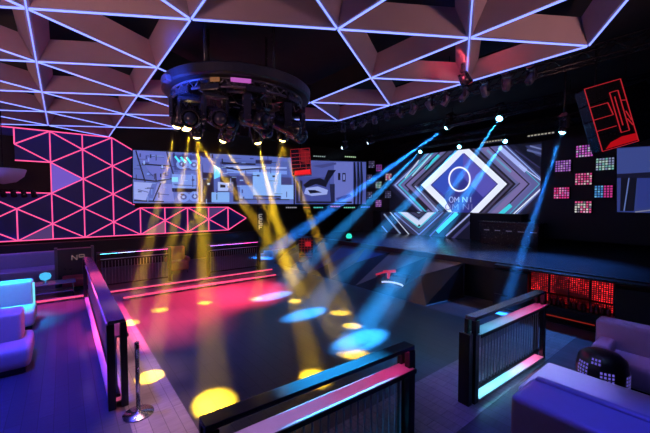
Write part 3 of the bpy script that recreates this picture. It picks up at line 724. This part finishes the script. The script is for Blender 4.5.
L2 = [((0, 0), (1, 0)), ((1, 0), (1, 1)), ((1, 1), (0, 1)), ((0, 1), (0, 0))]+[((0, y), (1, y)) for y in (.16, .3, .44, .58, .72, .86)]+[((.45, 0), (.45, .7)), ((.75, .1), (.75, .9))]
t, q, u, v, n, w_, h_ = array_box([(289, 149.5), (309, 148.5), (312, 174), (294, 176)], 15.2, .5, 'small bright red lit speaker array hanging between the two left screens', L2)
MB().poly([q(.1, .98), q(.15, .82), q(.95, .8), q(.96, .98)], n*.01).build('red_grille', E('redgr2', (235, 20, 30), 1.), t)
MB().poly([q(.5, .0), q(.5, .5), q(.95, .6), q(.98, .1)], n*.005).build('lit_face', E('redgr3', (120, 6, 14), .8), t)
MB().bar(q(.5, 0)-n*.2, q(.5, 0)-n*.2+V3((0, 0, 1.0)), .04).build('hanging_bar', 'gear', t)
def redbox(px0, px1, dep, label):
    (x0, y0), (x1, y1) = px0, px1
    tt, q, u, v, n, w_, h_ = array_box([(x0, y0), (x1, y0), (x1, y1), (x0, y1)], dep, .5, label, [((.0, yy/9), (1, yy/9)) for yy in (1, 2, 3, 4, 6, 7)]+[((xx/5, 0), (xx/5, .6)) for xx in (1, 2, 3, 4)], E('redbx', (150, 14, 24), .7), faint=True)
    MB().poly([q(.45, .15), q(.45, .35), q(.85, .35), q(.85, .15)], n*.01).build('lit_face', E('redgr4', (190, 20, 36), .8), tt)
redbox((299, 238), (313, 262), 14.2, 'red lit subwoofer stack on the floor left of the stage')

# ------------------------------------------------------------------ stage
SX, SZ = 9.3, 1.18
st = thing('stage', None, None, (SX, 1, 0), kind='structure')
MB().box((4.0, 6.0, SZ-.06), (8.0, 14.0, .12)).build('deck', 'stage_top', st)
# front fascia line
MB().box((.03, 6.0, SZ-.08), (.1, 14.02, .17)).build('nosing', 'facetA', st)
# faceted dark front: zig-zag of triangles between top line and floor line
ys = [4.12, 5.4, 6.9, 8.2, 9.5, 11.0, 12.4]
top = [V3((0, y, SZ-.15)) for y in ys]; bot = [V3((-1.62, y+.2, 0)) for y in ys]
midp = [V3((-.86-.3*(i % 2), (ys[i]+ys[i+1])/2+.3, .60-.22*(i % 2))) for i in range(6)]
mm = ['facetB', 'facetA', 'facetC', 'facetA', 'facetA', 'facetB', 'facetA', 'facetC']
k = 0
for i in range(6):
    for tri in ((top[i], top[i+1], midp[i]), (top[i+1], bot[i+1], midp[i]), (bot[i+1], bot[i], midp[i]), (bot[i], top[i], midp[i])):
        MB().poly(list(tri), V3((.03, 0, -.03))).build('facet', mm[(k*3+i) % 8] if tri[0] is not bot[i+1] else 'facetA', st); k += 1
MB().poly([top[0], midp[0], bot[0], V3((0, 4.12, 0))], V3((0, -.03, 0))).build('facet', 'facetA', st)
MB().box((.3, 6, .52), (.1, 14, 1.04)).build('front_wall', 'wall_black', st)
# DJ riser behind
struct(MB().box((14.75, 9.6, 1.75), (1.0, 8.2, 1.2)).build('stage_riser', 'wall_black'))
t = thing('dj_table', 'black equipment table with dim lights on stage under the right part of the big screen', 'table', (13.6, 5.6, SZ))
MB().box((0, 0, .85), (.8, 2.2, .08), .02).build('table_top', 'gear', t); MB().box((-.3, 0, .42), (.06, 2.1, .8)).build('front_panel', 'gear', t)
for s in (-1, 1): MB().box((0, s*1.0, .42), (.6, .05, .8)).build('leg', 'gear', t)
mb = MB()
for i in range(5): mb.box((-.34, -.9+.42*i, .55), (.02, .2, .03))
mb.build('indicator_light', E('djind', (110, 110, 140), .5), t)
t = thing('teal_glow', 'teal light reflected on the stage floor at its left end, shaped as a lamp', 'lamp', (*atz(349, 241, SZ).xy, SZ))  # batten's teal reflection on the deck, built as a glowing lamp shape
MB().lathe([(.12, 0), (.14, .02), (.14, .1), (.1, .12)], 16).build('base', 'gear', t); MB().lathe([(.1, .12), (.13, .2), (.09, .3), (.001, .33)], 16).build('glow_dome', E('teal', (40, 215, 190), 1.3), t)

# ------------------------------------------------------------------ red back bar under the stage
bb = thing('back_bar', 'black bar cabinet with red backlit bays under the stage edge at right', 'bar', (9.25, 2.45, 0))
MB().box((0.06, 0, 1.13), (.5, 3.4, .05), .01).build('header', 'rail_black', bb)
MB().box((.05, 1.28, .52), (.5, .84, 1.0)).build('side_panel', 'rail_black', bb); MB().box((.05, -1.2, .52), (.5, .75, 1.0)).build('side_panel', 'rail_black', bb)
MB().box((.27, .1, .52), (.06, 3.1, 1.0)).build('back_panel', 'black', bb)
MB().box((.0, .1, .36), (.5, 3.1, .05), .008).build('shelf', 'rail_black', bb); MB().box((-.02, .1, .02), (.5, 3.1, .06)).build('plinth', 'rail_black', bb)
def red_panel():
    m = bpy.data.materials.new('red_pixel_panel'); m.use_nodes = True; nt = m.node_tree; b = nt.nodes['Principled BSDF']
    b.inputs['Base Color'].default_value = (.01, .003, .003, 1)
    tc = nt.nodes.new('ShaderNodeTexCoord'); br = nt.nodes.new('ShaderNodeTexBrick'); br.offset = 0
    mp = nt.nodes.new('ShaderNodeMapping'); mp.inputs['Rotation'].default_value = (PI/2, 0, PI/2)
    sx = nt.nodes.new('ShaderNodeSeparateXYZ'); cb = nt.nodes.new('ShaderNodeCombineXYZ')
    br.inputs['Scale'].default_value = 1; br.inputs['Brick Width'].default_value = .042; br.inputs['Row Height'].default_value = .045; br.inputs['Mortar Size'].default_value = .011
    br.inputs['Color1'].default_value = (1, 1, 1, 1); br.inputs['Color2'].default_value = (.1, .1, .1, 1); br.inputs['Mortar'].default_value = (0, 0, 0, 1)
    nz = nt.nodes.new('ShaderNodeTexNoise'); nz.inputs['Scale'].default_value = 2.2
    cr = nt.nodes.new('ShaderNodeValToRGB'); cr.color_ramp.elements[0].position = .38; cr.color_ramp.elements[1].position = .68
    mu = nt.nodes.new('ShaderNodeMath'); mu.operation = 'MULTIPLY'; mu2 = nt.nodes.new('ShaderNodeMath'); mu2.operation = 'MULTIPLY_ADD'; mu2.inputs[1].default_value = 3.0; mu2.inputs[2].default_value = .02
    L = nt.links.new
    L(tc.outputs['Object'], sx.inputs[0]); L(sx.outputs['Y'], cb.inputs['X']); L(sx.outputs['Z'], cb.inputs['Y']); L(cb.outputs[0], br.inputs['Vector'])
    L(tc.outputs['Object'], nz.inputs['Vector']); L(nz.outputs['Fac'], cr.inputs['Fac']); L(br.outputs['Color'], mu.inputs[0]); L(cr.outputs['Color'], mu.inputs[1]); L(mu.outputs[0], mu2.inputs[0])
    b.inputs['Emission Color'].default_value = (1, .02, .03, 1); L(mu2.outputs[0], b.inputs['Emission Strength'])
    return m
M['redpanel'] = red_panel()
bays = [(.46, .84), (.06, .43), (-.34, .03), (-.76, -.37)]
for i, (a, b) in enumerate(bays):
    MB().box((-.02, (a+b)/2, .86), (.03, b-a, .44)).build('lit_panel', 'redpanel', bb)
    MB().box((.03, (a+b)/2, .50), (.03, b-a, .16)).build('lit_panel', 'redpanel', bb)
    MB().box((.1, a-.02, .7), (.3, .03, .64)).build('divider', 'rail_black', bb)
MB().box((-.24, -.0, .14), (.02, 1.0, .02)).build('glow_bar', E('redline', (170, 40, 25), .5), bb)  # faint red line below the counter, made as a glowing bar
MB().box((-.2, .1, .2), (.04, 3.0, .28)).build('door_panel', 'rail_black', bb)
M['bottle'] = mat('dark_glass_bottle', (.10, .01, .012), .1, .0)
M['bottle2'] = mat('red_tinted_glass', (.35, .02, .03), .15)
def bottle_me(m_):
    o = MB().lathe([(.032, 0), (.034, .01), (.034, .12), (.03, .145), (.012, .165), (.011, .205), (.014, .21), (.014, .22)], 14).build('x', m_); me = o.data; bpy.data.objects.remove(o); return me
bm1, bm2 = bottle_me('bottle'), bottle_me('bottle2')
ordw = ['first', 'second', 'third', 'fourth', 'fifth', 'sixth', 'seventh']
bayn = ['bay nearest the right railing', 'second bay', 'third bay', 'bay farthest right']
for i, (a, b) in enumerate(bays):
    n = 7
    for k in range(n):
        o = bpy.data.objects.new('bottle', bm1 if (k+i) % 3 else bm2); COL.objects.link(o); o.location = (9.25-.15+.05*(k % 2), 2.45+b-.05-(b-a-.1)*k/(n-1), .386); o.scale = (1, 1, .8+.3*((k*7+i*3) % 5)/5)
        tag(o, '%s small dark bottle on the red lit bar shelf, %s' % (ordw[k], bayn[i]), 'bottle', 'bottles on the red bar shelf')
# red glow from the bay lighting
for y in (3.6, 2.9, 2.2):
    L = bpy.data.lights.new('bay_light', 'AREA'); L.energy = 2.2; L.color = (1, .03, .04); L.size = .3; L.size_y = .04; L.shape = 'RECTANGLE'
    o = bpy.data.objects.new('bay_light', L); COL.objects.link(o); o.location = (9.3, y, 1.0); o.rotation_euler = (0, 0, PI/2)

# ------------------------------------------------------------------ railings
def bal_mesh(h):
    o = MB().box((0, 0, h/2), (.014, .014, h)).build('x', 'rail_bar'); me = o.data; bpy.data.objects.remove(o); return me
M['rail_bar'] = mat('baluster_grey_steel', (.30, .30, .36), .35, .5, noise=.1)
def railing(p0, p1, label, h=1.22, side=-1, nb=None, wd=.15, strip=None, group='black railings around the dance floor', low_end=0, foot=None):
    p0, p1 = V3((*p0, 0)), V3((*p1, 0)); L = (p1-p0).length; rz = math.atan2(p1.y-p0.y, p1.x-p0.x)
    t = thing('railing', label, 'railing', p0, rz, group)
    MB().box((L/2, 0, h-.02), (L+.1, wd, .045), .006).build('cap_rail', 'rail_gloss', t)
    MB().box((L/2, side*.03, h-.24), (L, .2, .025), .004).build('shelf', 'shelf', t)
    MB().box((L/2, side*.03+side*.105, h-.245), (L, .015, .05), .003).build('shelf_edge', 'rail_black', t)
    MB().box((L/2, 0, .16), (L, .06, .04), .004).build('bottom_rail', 'rail_black', t)
    for x in (0, L):
        MB().box((x, .015-wd*.43, h/2-.02), (.1, wd*.45, h-.05), .006).build('post', 'rail_black', t); MB().box((x, wd*.4, h/2-.02), (.1, wd*.4, h-.05), .006).build('post', 'rail_black', t)
    if foot:
        MB().box((L/2, side*.0, .05), (L-.1, .2, .02), .004).build('foot_shelf', 'shelf', t)
        for i, c in enumerate(foot):
            a, b = .06+(L-.12)*i/len(foot), .06+(L-.12)*(i+1)/len(foot); MB().box(((a+b)/2, side*-.0, .134), (b-a-.01, .03, .012)).build('light_strip', emit('foot_col', c, 1), t)
    if low_end:
        MB().box((-.12, side*-.02, .5), (.09, .16, 1.0), .008).build('end_post', 'rail_black', t); MB().box((-.12, side*-.02, 1.005), (.05, .08, .015)).build('end_cap', 'chrome', t)
    n = nb or int(L/.092); me = cm(bal_mesh, h-.43)
    for i in range(n): share('baluster', me, t, (.09+(L-.18)*i/(n-1), 0, .18))
    if strip:
        k = len(strip)
        for i, c in enumerate(strip):
            a, b = L*(i)/k, L*(i+1)/k
            MB().box(((a+b)/2, side*.03, h-.052), (b-a-.01, .02, .012)).build('light_strip', emit('strip_col', c, 1), t)  # emitter added out of sight under the cap to colour the shelf
    return t
PK, CYN, LIL = (8, .35, 2.2), (.5, 4.5, 6.5), (4, 1.6, 4.2)
railing((.80, 2.38), (2.98, 2.30), 'black railing in front with lilac to pink lit shelf, beside the nearest yellow pool', strip=[(10, 5, 13), (10, 4.4, 12), (14, 2.6, 8), (20, .9, 5.6)])
railing((4.46, 2.32), (6.72, 2.24), 'black railing at right with cyan to pink lit shelf, beside the blue bench', strip=[(1.5, 14, 17), (6, 9, 13), (22, 2, 8), (22, 1.2, 6)], low_end=1, foot=[(4, 16, 18), (3, 14, 17), (7, 9, 13), (14, 2, 5)])
railing((.53, 11.9), (.53, 5.25), 'long black railing along the left side of the dance floor', side=1, nb=90, wd=.2, foot=[(5, .5, 1.2)]*3, strip=[(5, .4, 3)]*3)
railing((.85, 12.72), (2.95, 12.72), 'far railing at left with a cyan to pink lit shelf, behind the dance floor', strip=[(.6, 4, 6), (2, 2.5, 5), (4, 1, 3), (4, .4, 2)], side=-1)
railing((4.3, 12.6), (6.4, 12.6), 'far railing in the middle with a violet lit shelf, behind the yellow pools', strip=[(2.4, 1.0, 5), (3.4, .8, 4), (5, .4, 2.4)], side=-1)

# kerbs with pink LED noses at the back of the dance floor
for (y, x0, x1, lab) in ((11.0, 1.3, 6.3, 'pink glowing step edge along the back of the dance floor'), (12.0, -.9, 6.7, 'pink glowing step edge just in front of the far railings')):
    t = thing('step_edge', lab, 'step light', (x0, y, 0)); L = x1-x0
    MB().box((L/2, .06, .05), (L, .12, .1), .01).build('kerb', 'strip_floor', t); MB().box((L/2, -.01, .075), (L, .03, .045), .005).build('light_strip', 'kerb', t)

# ------------------------------------------------------------------ stanchion
t = thing('stanchion', 'slim steel queue post on a round plate at the end of the left railing', 'post', (*atz(138.5, 414, 0).xy, 0))
MB().lathe([(.185, .0), (.19, .006), (.185, .018), (.05, .03), (.03, .045)], 36).build('base', 'chrome', t)
MB().tube((0, 0, .03), (0, 0, .9), .026, n=18).build('pole', 'chrome', t)
MB().lathe([(.026, .88), (.03, .89), (.03, .96), (.022, .975)], 18).build('cap', 'chrome', t)
MB().box((0, -.032, .92), (.03, .012, .05), .003).build('belt_clip', 'gear', t)

# ------------------------------------------------------------------ sofas
def cush(mb, c, d, b): mb.box(c, d, b, seg=4)
def sm(o):
    for p in o.data.polygons: p.use_smooth = True
    return o
# front left sofa
t = thing('sofa', 'white leather sofa at the left edge, nearest us', 'sofa', (-1.55, 7.75, 0))
MB().box((0, 0, .05), (2.0, .9, .1), .01).build('plinth', 'gear', t)
sm(MB().box((0, 0, .27), (2.15, 1.05, .36), .12, seg=4).build('seat', 'leather', t)); sm(MB().box((-.05, .18, .66), (2.0, .52, .52), .07, seg=4).build('backrest', 'leather', t))
# rear left sofa
t = thing('sofa', 'white leather sofa lit cyan, farther back by the left edge', 'sofa', (-1.6, 10.2, 0))
MB().box((0, 0, .05), (2.0, .9, .1), .01).build('plinth', 'gear', t)
sm(MB().box((0, -.05, .27), (2.1, 1.05, .36), .1, seg=4).build('seat', 'leather', t)); sm(MB().box((-.02, .25, .7), (2.05, .35, .6), .08, seg=4).build('backrest', 'leather', t))
MB().tube((1.02, .05, .12), (1.02, .05, .95), .02, n=10).build('edge_highlight', E('cyedge', (120, 225, 255), 1.1), t)  # bright lit end of the sofa, put in as a glowing rod
# blue bench, right foreground: its broad back top and the seat beyond it
t = thing('sofa', 'broad blue violet upholstered bench in the right foreground', 'sofa', (4.24, .38, 0))
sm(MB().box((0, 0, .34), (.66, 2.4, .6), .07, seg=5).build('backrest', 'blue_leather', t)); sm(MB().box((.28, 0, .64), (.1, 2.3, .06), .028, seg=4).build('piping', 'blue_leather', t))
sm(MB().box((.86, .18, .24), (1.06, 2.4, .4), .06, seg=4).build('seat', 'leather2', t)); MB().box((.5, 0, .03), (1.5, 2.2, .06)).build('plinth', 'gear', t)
mb = MB()
for k in range(7): mb.tube((-.2+.05*k, 1.2, .18+.04*(k % 3)), (-.2+.05*k, 1.215, .18+.04*(k % 3)), .03, n=10)
mb.build('end_trim', 'chrome', t)
# pale sofa behind
t = thing('sofa', 'lilac lit sofa in the shade at the right edge, in front of the red bar', 'sofa', (7.0, .55, 0))
sm(MB().box((.12, 0, .5), (.32, 1.9, .72), .06, seg=4).build('backrest', 'leather2', t)); sm(MB().box((-.3, 0, .27), (.58, 1.85, .34), .07, seg=4).build('seat', 'leather2', t)); MB().box((-.15, 0, .05), (.8, 1.7, .1)).build('plinth', 'gear', t)
sm(MB().box((-.28, .78, .5), (.55, .22, .2), .07, seg=4).build('armrest', 'leather2', t))
# pierced drum stool with lights inside
t = thing('pierced_stool', 'black rounded drum stool pierced with violet glowing dot patterns', 'stool', (6.1, 1.22, 0))
sm(MB().lathe([(.18, 0), (.25, .03), (.30, .2), (.31, .4), (.28, .56), (.2, .63), (.08, .655), (.001, .66)], 36).build('body', 'rail_black', t))
for k, (a, z, nr, nc) in enumerate(((-2.75, .34, 5, 4), (2.55, .40, 5, 4), (-1.7, .3, 5, 4), (3.1, .57, 2, 3))):
    mb = MB()
    def fn(u_, v_, a=a, z=z, nr=nr, nc=nc):
        aa = a+(u_-.5)*nc*.14; zz = z+(v_-.5)*nr*.05; r = .3135 if zz < .42 else .3135-(zz-.42)*.22
        return V3((r*math.cos(aa), r*math.sin(aa), zz))
    cell_grid(mb, fn, nc, nr, .4, lambda r, q: 0, 1)
    mb.build('dot_pattern', [E('dots', (120, 105, 225), .7), M['rail_black']], t)
# ------------------------------------------------------------------ back lounge on the left
t = thing('low_table', 'low metal and glass table behind the cyan lit sofa', 'table', (-.4, 12.6, 0))
MB().box((0, 0, .45), (1.3, .6, .025), .005).build('table_top', 'table', t); MB().box((0, 0, .2), (1.2, .5, .02), .004).build('shelf', 'table', t)
for sx in (-1, 1):
    for sy in (-1, 1): MB().tube((sx*.58, sy*.25, 0), (sx*.58, sy*.25, .45), .018, n=8).build('leg', 'chrome', t)
t = thing('table_lamp', 'cyan glowing globe lamp on the low metal table', 'lamp', (-.45, 12.6, .463))
MB().lathe([(.06, 0), (.06, .015), (.015, .03), (.015, .08)], 16).build('base', 'chrome', t); sm(MB().lathe([(.03, .08), (.11, .12), (.14, .2), (.11, .28), (.001, .32)], 20).build('globe', E('cyglobe', (70, 185, 240), 1.1), t))
t = thing('ottoman', 'red lit upholstered ottoman right of the low metal table', 'seat', (.3, 13.45, 0))
sm(MB().box((0, 0, .28), (.75, .6, .3), .08, seg=4).build('cushion', mat('red_fabric', (.4, .04, .08), .6, noise=.1), t)); MB().box((0, 0, .07), (.65, .5, .14)).build('plinth', 'gear', t)
t = thing('host_counter', 'dark counter with small glowing sign behind the left railing', 'counter', (.28, 14.3, 0))
MB().box((0, 0, .62), (.95, .4, 1.24), .01).build('body', mat('counter_blue_black', (.03, .035, .07), .3, noise=.2), t)
for s in (-1, 1): MB().box((s*.5, -.1, .65), (.08, .3, 1.3), .01).build('side_post', mat('counter_post%d' % s, (.12, .11, .2), .4, noise=.1), t)
mb = MB()
for g, x0 in zip('N9', (-.08, .12)):
    for (a, b) in GL[g]: mb.bar((x0+a[0]*.14, -.21, .86+a[1]*.17), (x0+b[0]*.14, -.21, .86+b[1]*.17), .022, .02, up=V3((0, 1, 0)))
mb.build('sign', E('sgn', (150, 115, 125), .6), t)
t = thing('banquette', 'long dark curved banquette under the pink grid wall at far left', 'sofa', (-1.6, 15.6, 0))
sm(MB().box((0, 0, .27), (3.2, 1.0, .45), .08, seg=4).build('seat', 'blue_leather', t)); sm(MB().box((0, .45, .7), (3.2, .3, .62), .08, seg=4).build('backrest', 'blue_leather', t))
t = thing('pendant_dome', 'violet lit dome shade hanging in the dark gap of the pink grid', 'lamp', (*aty(3, 180, 15.8).xy, 3.75))
sm(MB().lathe([(.02, -.30), (.34, -.22), (.55, -.02), (.62, .2), (.6, .22)], 32).build('shade', mat('dome_violet', (.5, .45, .7), .4), t)); MB().tube((0, 0, .0), (0, 0, 2.95), .015, n=8).build('cord', 'gear', t)
t = thing('wall_spot_bar', 'black bar of small dark spotlights in front of the pink grid at left edge', 'stage light', aty(15, 193, 16.2))
MB().tube((-.75, 0, .1), (.55, 0, .1), .03, n=8).build('bar', 'gear', t)
for i in range(5): MB().tube((-.6+.27*i, 0, .08), (-.55+.27*i, -.12, -.12), .07, .09, n=12).build('spotlight', 'gear', t)
MB().tube((0, .02, .1), (0, 1.2, .1), .03, n=8).build('wall_arm', 'gear', t)
# bits seen past the far railings
t = thing('lounge_chair', 'rosy lit armchair seen in the gap between the far railings', 'chair', (3.6, 14.2, 0))
sm(MB().box((0, 0, .3), (.7, .7, .35), .08, seg=4).build('seat', mat('rose_fabric', (.5, .14, .12), .6, noise=.1), t)); sm(MB().box((0, .28, .72), (.68, .2, .6), .07, seg=4).build('backrest', mat('rose_fabric_b', (.5, .14, .12), .6, noise=.1), t))
for sx in (-1, 1):
    for sy in (-1, 1): MB().tube((sx*.3, sy*.28, 0), (sx*.3, sy*.28, .14), .02, n=8).build('leg', 'chrome', t)
for sx in (-1, 1): sm(MB().box((sx*.36, 0, .52), (.12, .65, .18), .05, seg=3).build('armrest', mat('rose_arm%d' % sx, (.45, .14, .12), .6), t))
p = aty(261, 233, 16.6)
t = thing('vertical_sign', 'small white vertical sign on a dark post beyond the far railing', 'sign', (p.x, p.y, 0))
MB().box((0, .06, 1.35), (.34, .06, 2.7)).build('board', 'gear', t); mb = MB()
for i, g in enumerate('EEF'):
    for (a, b) in GL[g]: mb.bar((-.1+a[0]*.2, .02, 2.25-.3*i-.3+.22*a[1]), (-.1+b[0]*.2, .02, 2.25-.3*i-.3+.22*b[1]), .045, .02, up=V3((0, 1, 0)))
mb.build('lettering', E('vs', (170, 170, 170), .7), t)
# pod on the stage slope
p = V3((8.15, 6.85, 0))
t = thing('stage_monitor', 'black angular monitor wedge with red lamp and white curved tube before the stage', 'speaker', p, .2)
MB().poly([(-.3, -.5, 0), (.45, -.5, 0), (.45, -.5, .55), (-.1, -.5, .5)], V3((0, 1.0, 0))).build('cabinet', 'rail_gloss', t)
mb = MB().tube((-.16, .25, .62), (.0, -.1, .66), .045, n=10).tube((-.08, .1, .62), (-.15, .08, .42), .06, .035, n=10).tube((-.2, .5, .50), (-.14, .2, .62), .03, n=8); mb.build('red_lamp', E('rlamp', (200, 45, 80), .8), t)
mb = MB(); pts = [(-.28+.1*math.cos(a)*.4, -.1-.38*math.cos(a), .28+.08*math.sin(a)) for a in [i*PI/8+.2 for i in range(7)]]
for a, b in zip(pts, pts[1:]): mb.tube(a, b, .028, n=8)
mb.build('curved_tube', E('wtube', (200, 210, 255), 1.), t)

# ------------------------------------------------------------------ colour washes from added, unseen lamps
def wash(loc, target, P, half, col, blend=1., rad=.15): return spot(loc, target, P, math.radians(half), col, blend, rad, 'unseen_wash')
PINKW = (1, .03, .11)
wash((7.4, 12.6, 5.2), (2.9, 9.8, 0), 52000, 15, PINKW)
wash((7.4, 12.6, 5.2), (4.6, 9.8, 0), 30000, 13, PINKW)
wash((-.9, 9.5, 5.4), (1.6, 8.1, 0), 16000, 14, (1, .06, .14))
for yy in (4.6, 6.0, 7.6): wash((1.0, yy, 5.6), (.98, yy, 0), 2000, 9, (1, .5, .55))  # lamps added to lighten the pale border strip
wash((4.0, 6.4, 5.0), (4.2, 6.4, 0), 3200, 34, (.34, .13, 1))  # lamp added for the purple tint of the dance floor
wash((6.0, 8.0, 5.4), (8.4, 5.2, .6), 500, 12, (1, .5, .3))  # warm lamp added to bring out the brown stage facets
# unseen lamps added to colour the left and back lounge
wash((-1.0, 6.0, 6.3), (-.9, 7.2, 0), 3800, 40, (.03, .04, 1))
wash((-1.2, 9.2, 6.3), (-1.0, 10.0, 0), 3000, 30, (.10, .05, 1))
wash((-1.4, 10.0, 4.8), (-1.3, 10.3, .6), 6000, 16, (.0, .5, 1))
wash((-.2, 11.4, 5.0), (-.2, 11.4, 0), 3500, 12, (1, .05, .35))
wash((-2.2, 14.0, 5.0), (-1.6, 15.6, .4), 600, 35, (.2, .1, 1))
wash((6.0, 14.5, 5.5), (4.5, 15.5, 0), 300, 45, (.5, .1, .8))
# blue violet over the right lounge
wash((4.0, .9, 6.0), (4.0, .8, .8), 1600, 17, (.06, .06, 1))
wash((5.2, 1.4, 6.0), (5.25, 1.5, .45), 2000, 8, (.28, .28, 1))
wash((5.6, 1.2, 6.3), (7.1, .8, .7), 2600, 14, (.22, .16, 1))
wash((3.9, 2.9, 6.3), (3.9, 2.7, 0), 24000, 13, (.20, .13, 1))
wash((6.5, 3.6, 6.3), (6.8, 4.2, 0), 900, 30, (.03, .08, 1))
# stage deck blue
wash((12.2, 8.0, 6.0), (10.6, 8.6, 1.2), 2500, 30, (.05, .2, 1))
wash((12.2, 4.0, 6.0), (10.2, 3.6, 1.2), 2600, 28, (.05, .25, 1))
wash((12.2, 6.0, 6.0), (9.0, 6.2, .6), 500, 22, (.3, .3, .6))
# added cyan lamp standing for a reflection on the front railing's cap
wash((2.0, 2.75, 5.7), (2.0, 2.33, 1.2), 9000, 9, (.02, .5, 1), 1., .03)
wash((4.6, .2, 5.4), (5.5, 2.2, .6), 900, 13, (.25, .55, 1))  # lamp added to brighten the right railing's balusters
wash((4.5, 9.0, 5.0), (.55, 8.6, 1.2), 900, 16, (1, .08, .5))  # pink lamp added to tint the left railing's cap
# blue on the drum rim
wash((1.1, 5.9, 4.5), (1.75, 6.3, 5.05), 500, 32, (.03, .1, 1), 1., .05)
# unseen warm fill lamps, added to brighten the ceiling coffers
wash((-2.4, 3.0, 3.4), (.5, 8.5, 5.8), 540, 55, (1, .5, .42), 1, .3)
wash((6.0, -1.5, 3.4), (6.3, 3.5, 5.8), 480, 55, (1, .5, .42), 1, .3)
wash((-3.0, 13.5, 3.4), (0, 11, 5.8), 260, 55, (1, .5, .42), 1, .3)

w = bpy.data.worlds.new('world'); S.world = w; w.use_nodes = True
w.node_tree.nodes['Background'].inputs[0].default_value = (.25, .2, 1, 1); w.node_tree.nodes['Background'].inputs[1].default_value = .01
S.cycles.use_denoising = True
S.cycles.max_bounces = 6; S.cycles.volume_bounces = 0
S.cycles.sample_clamp_indirect = 4
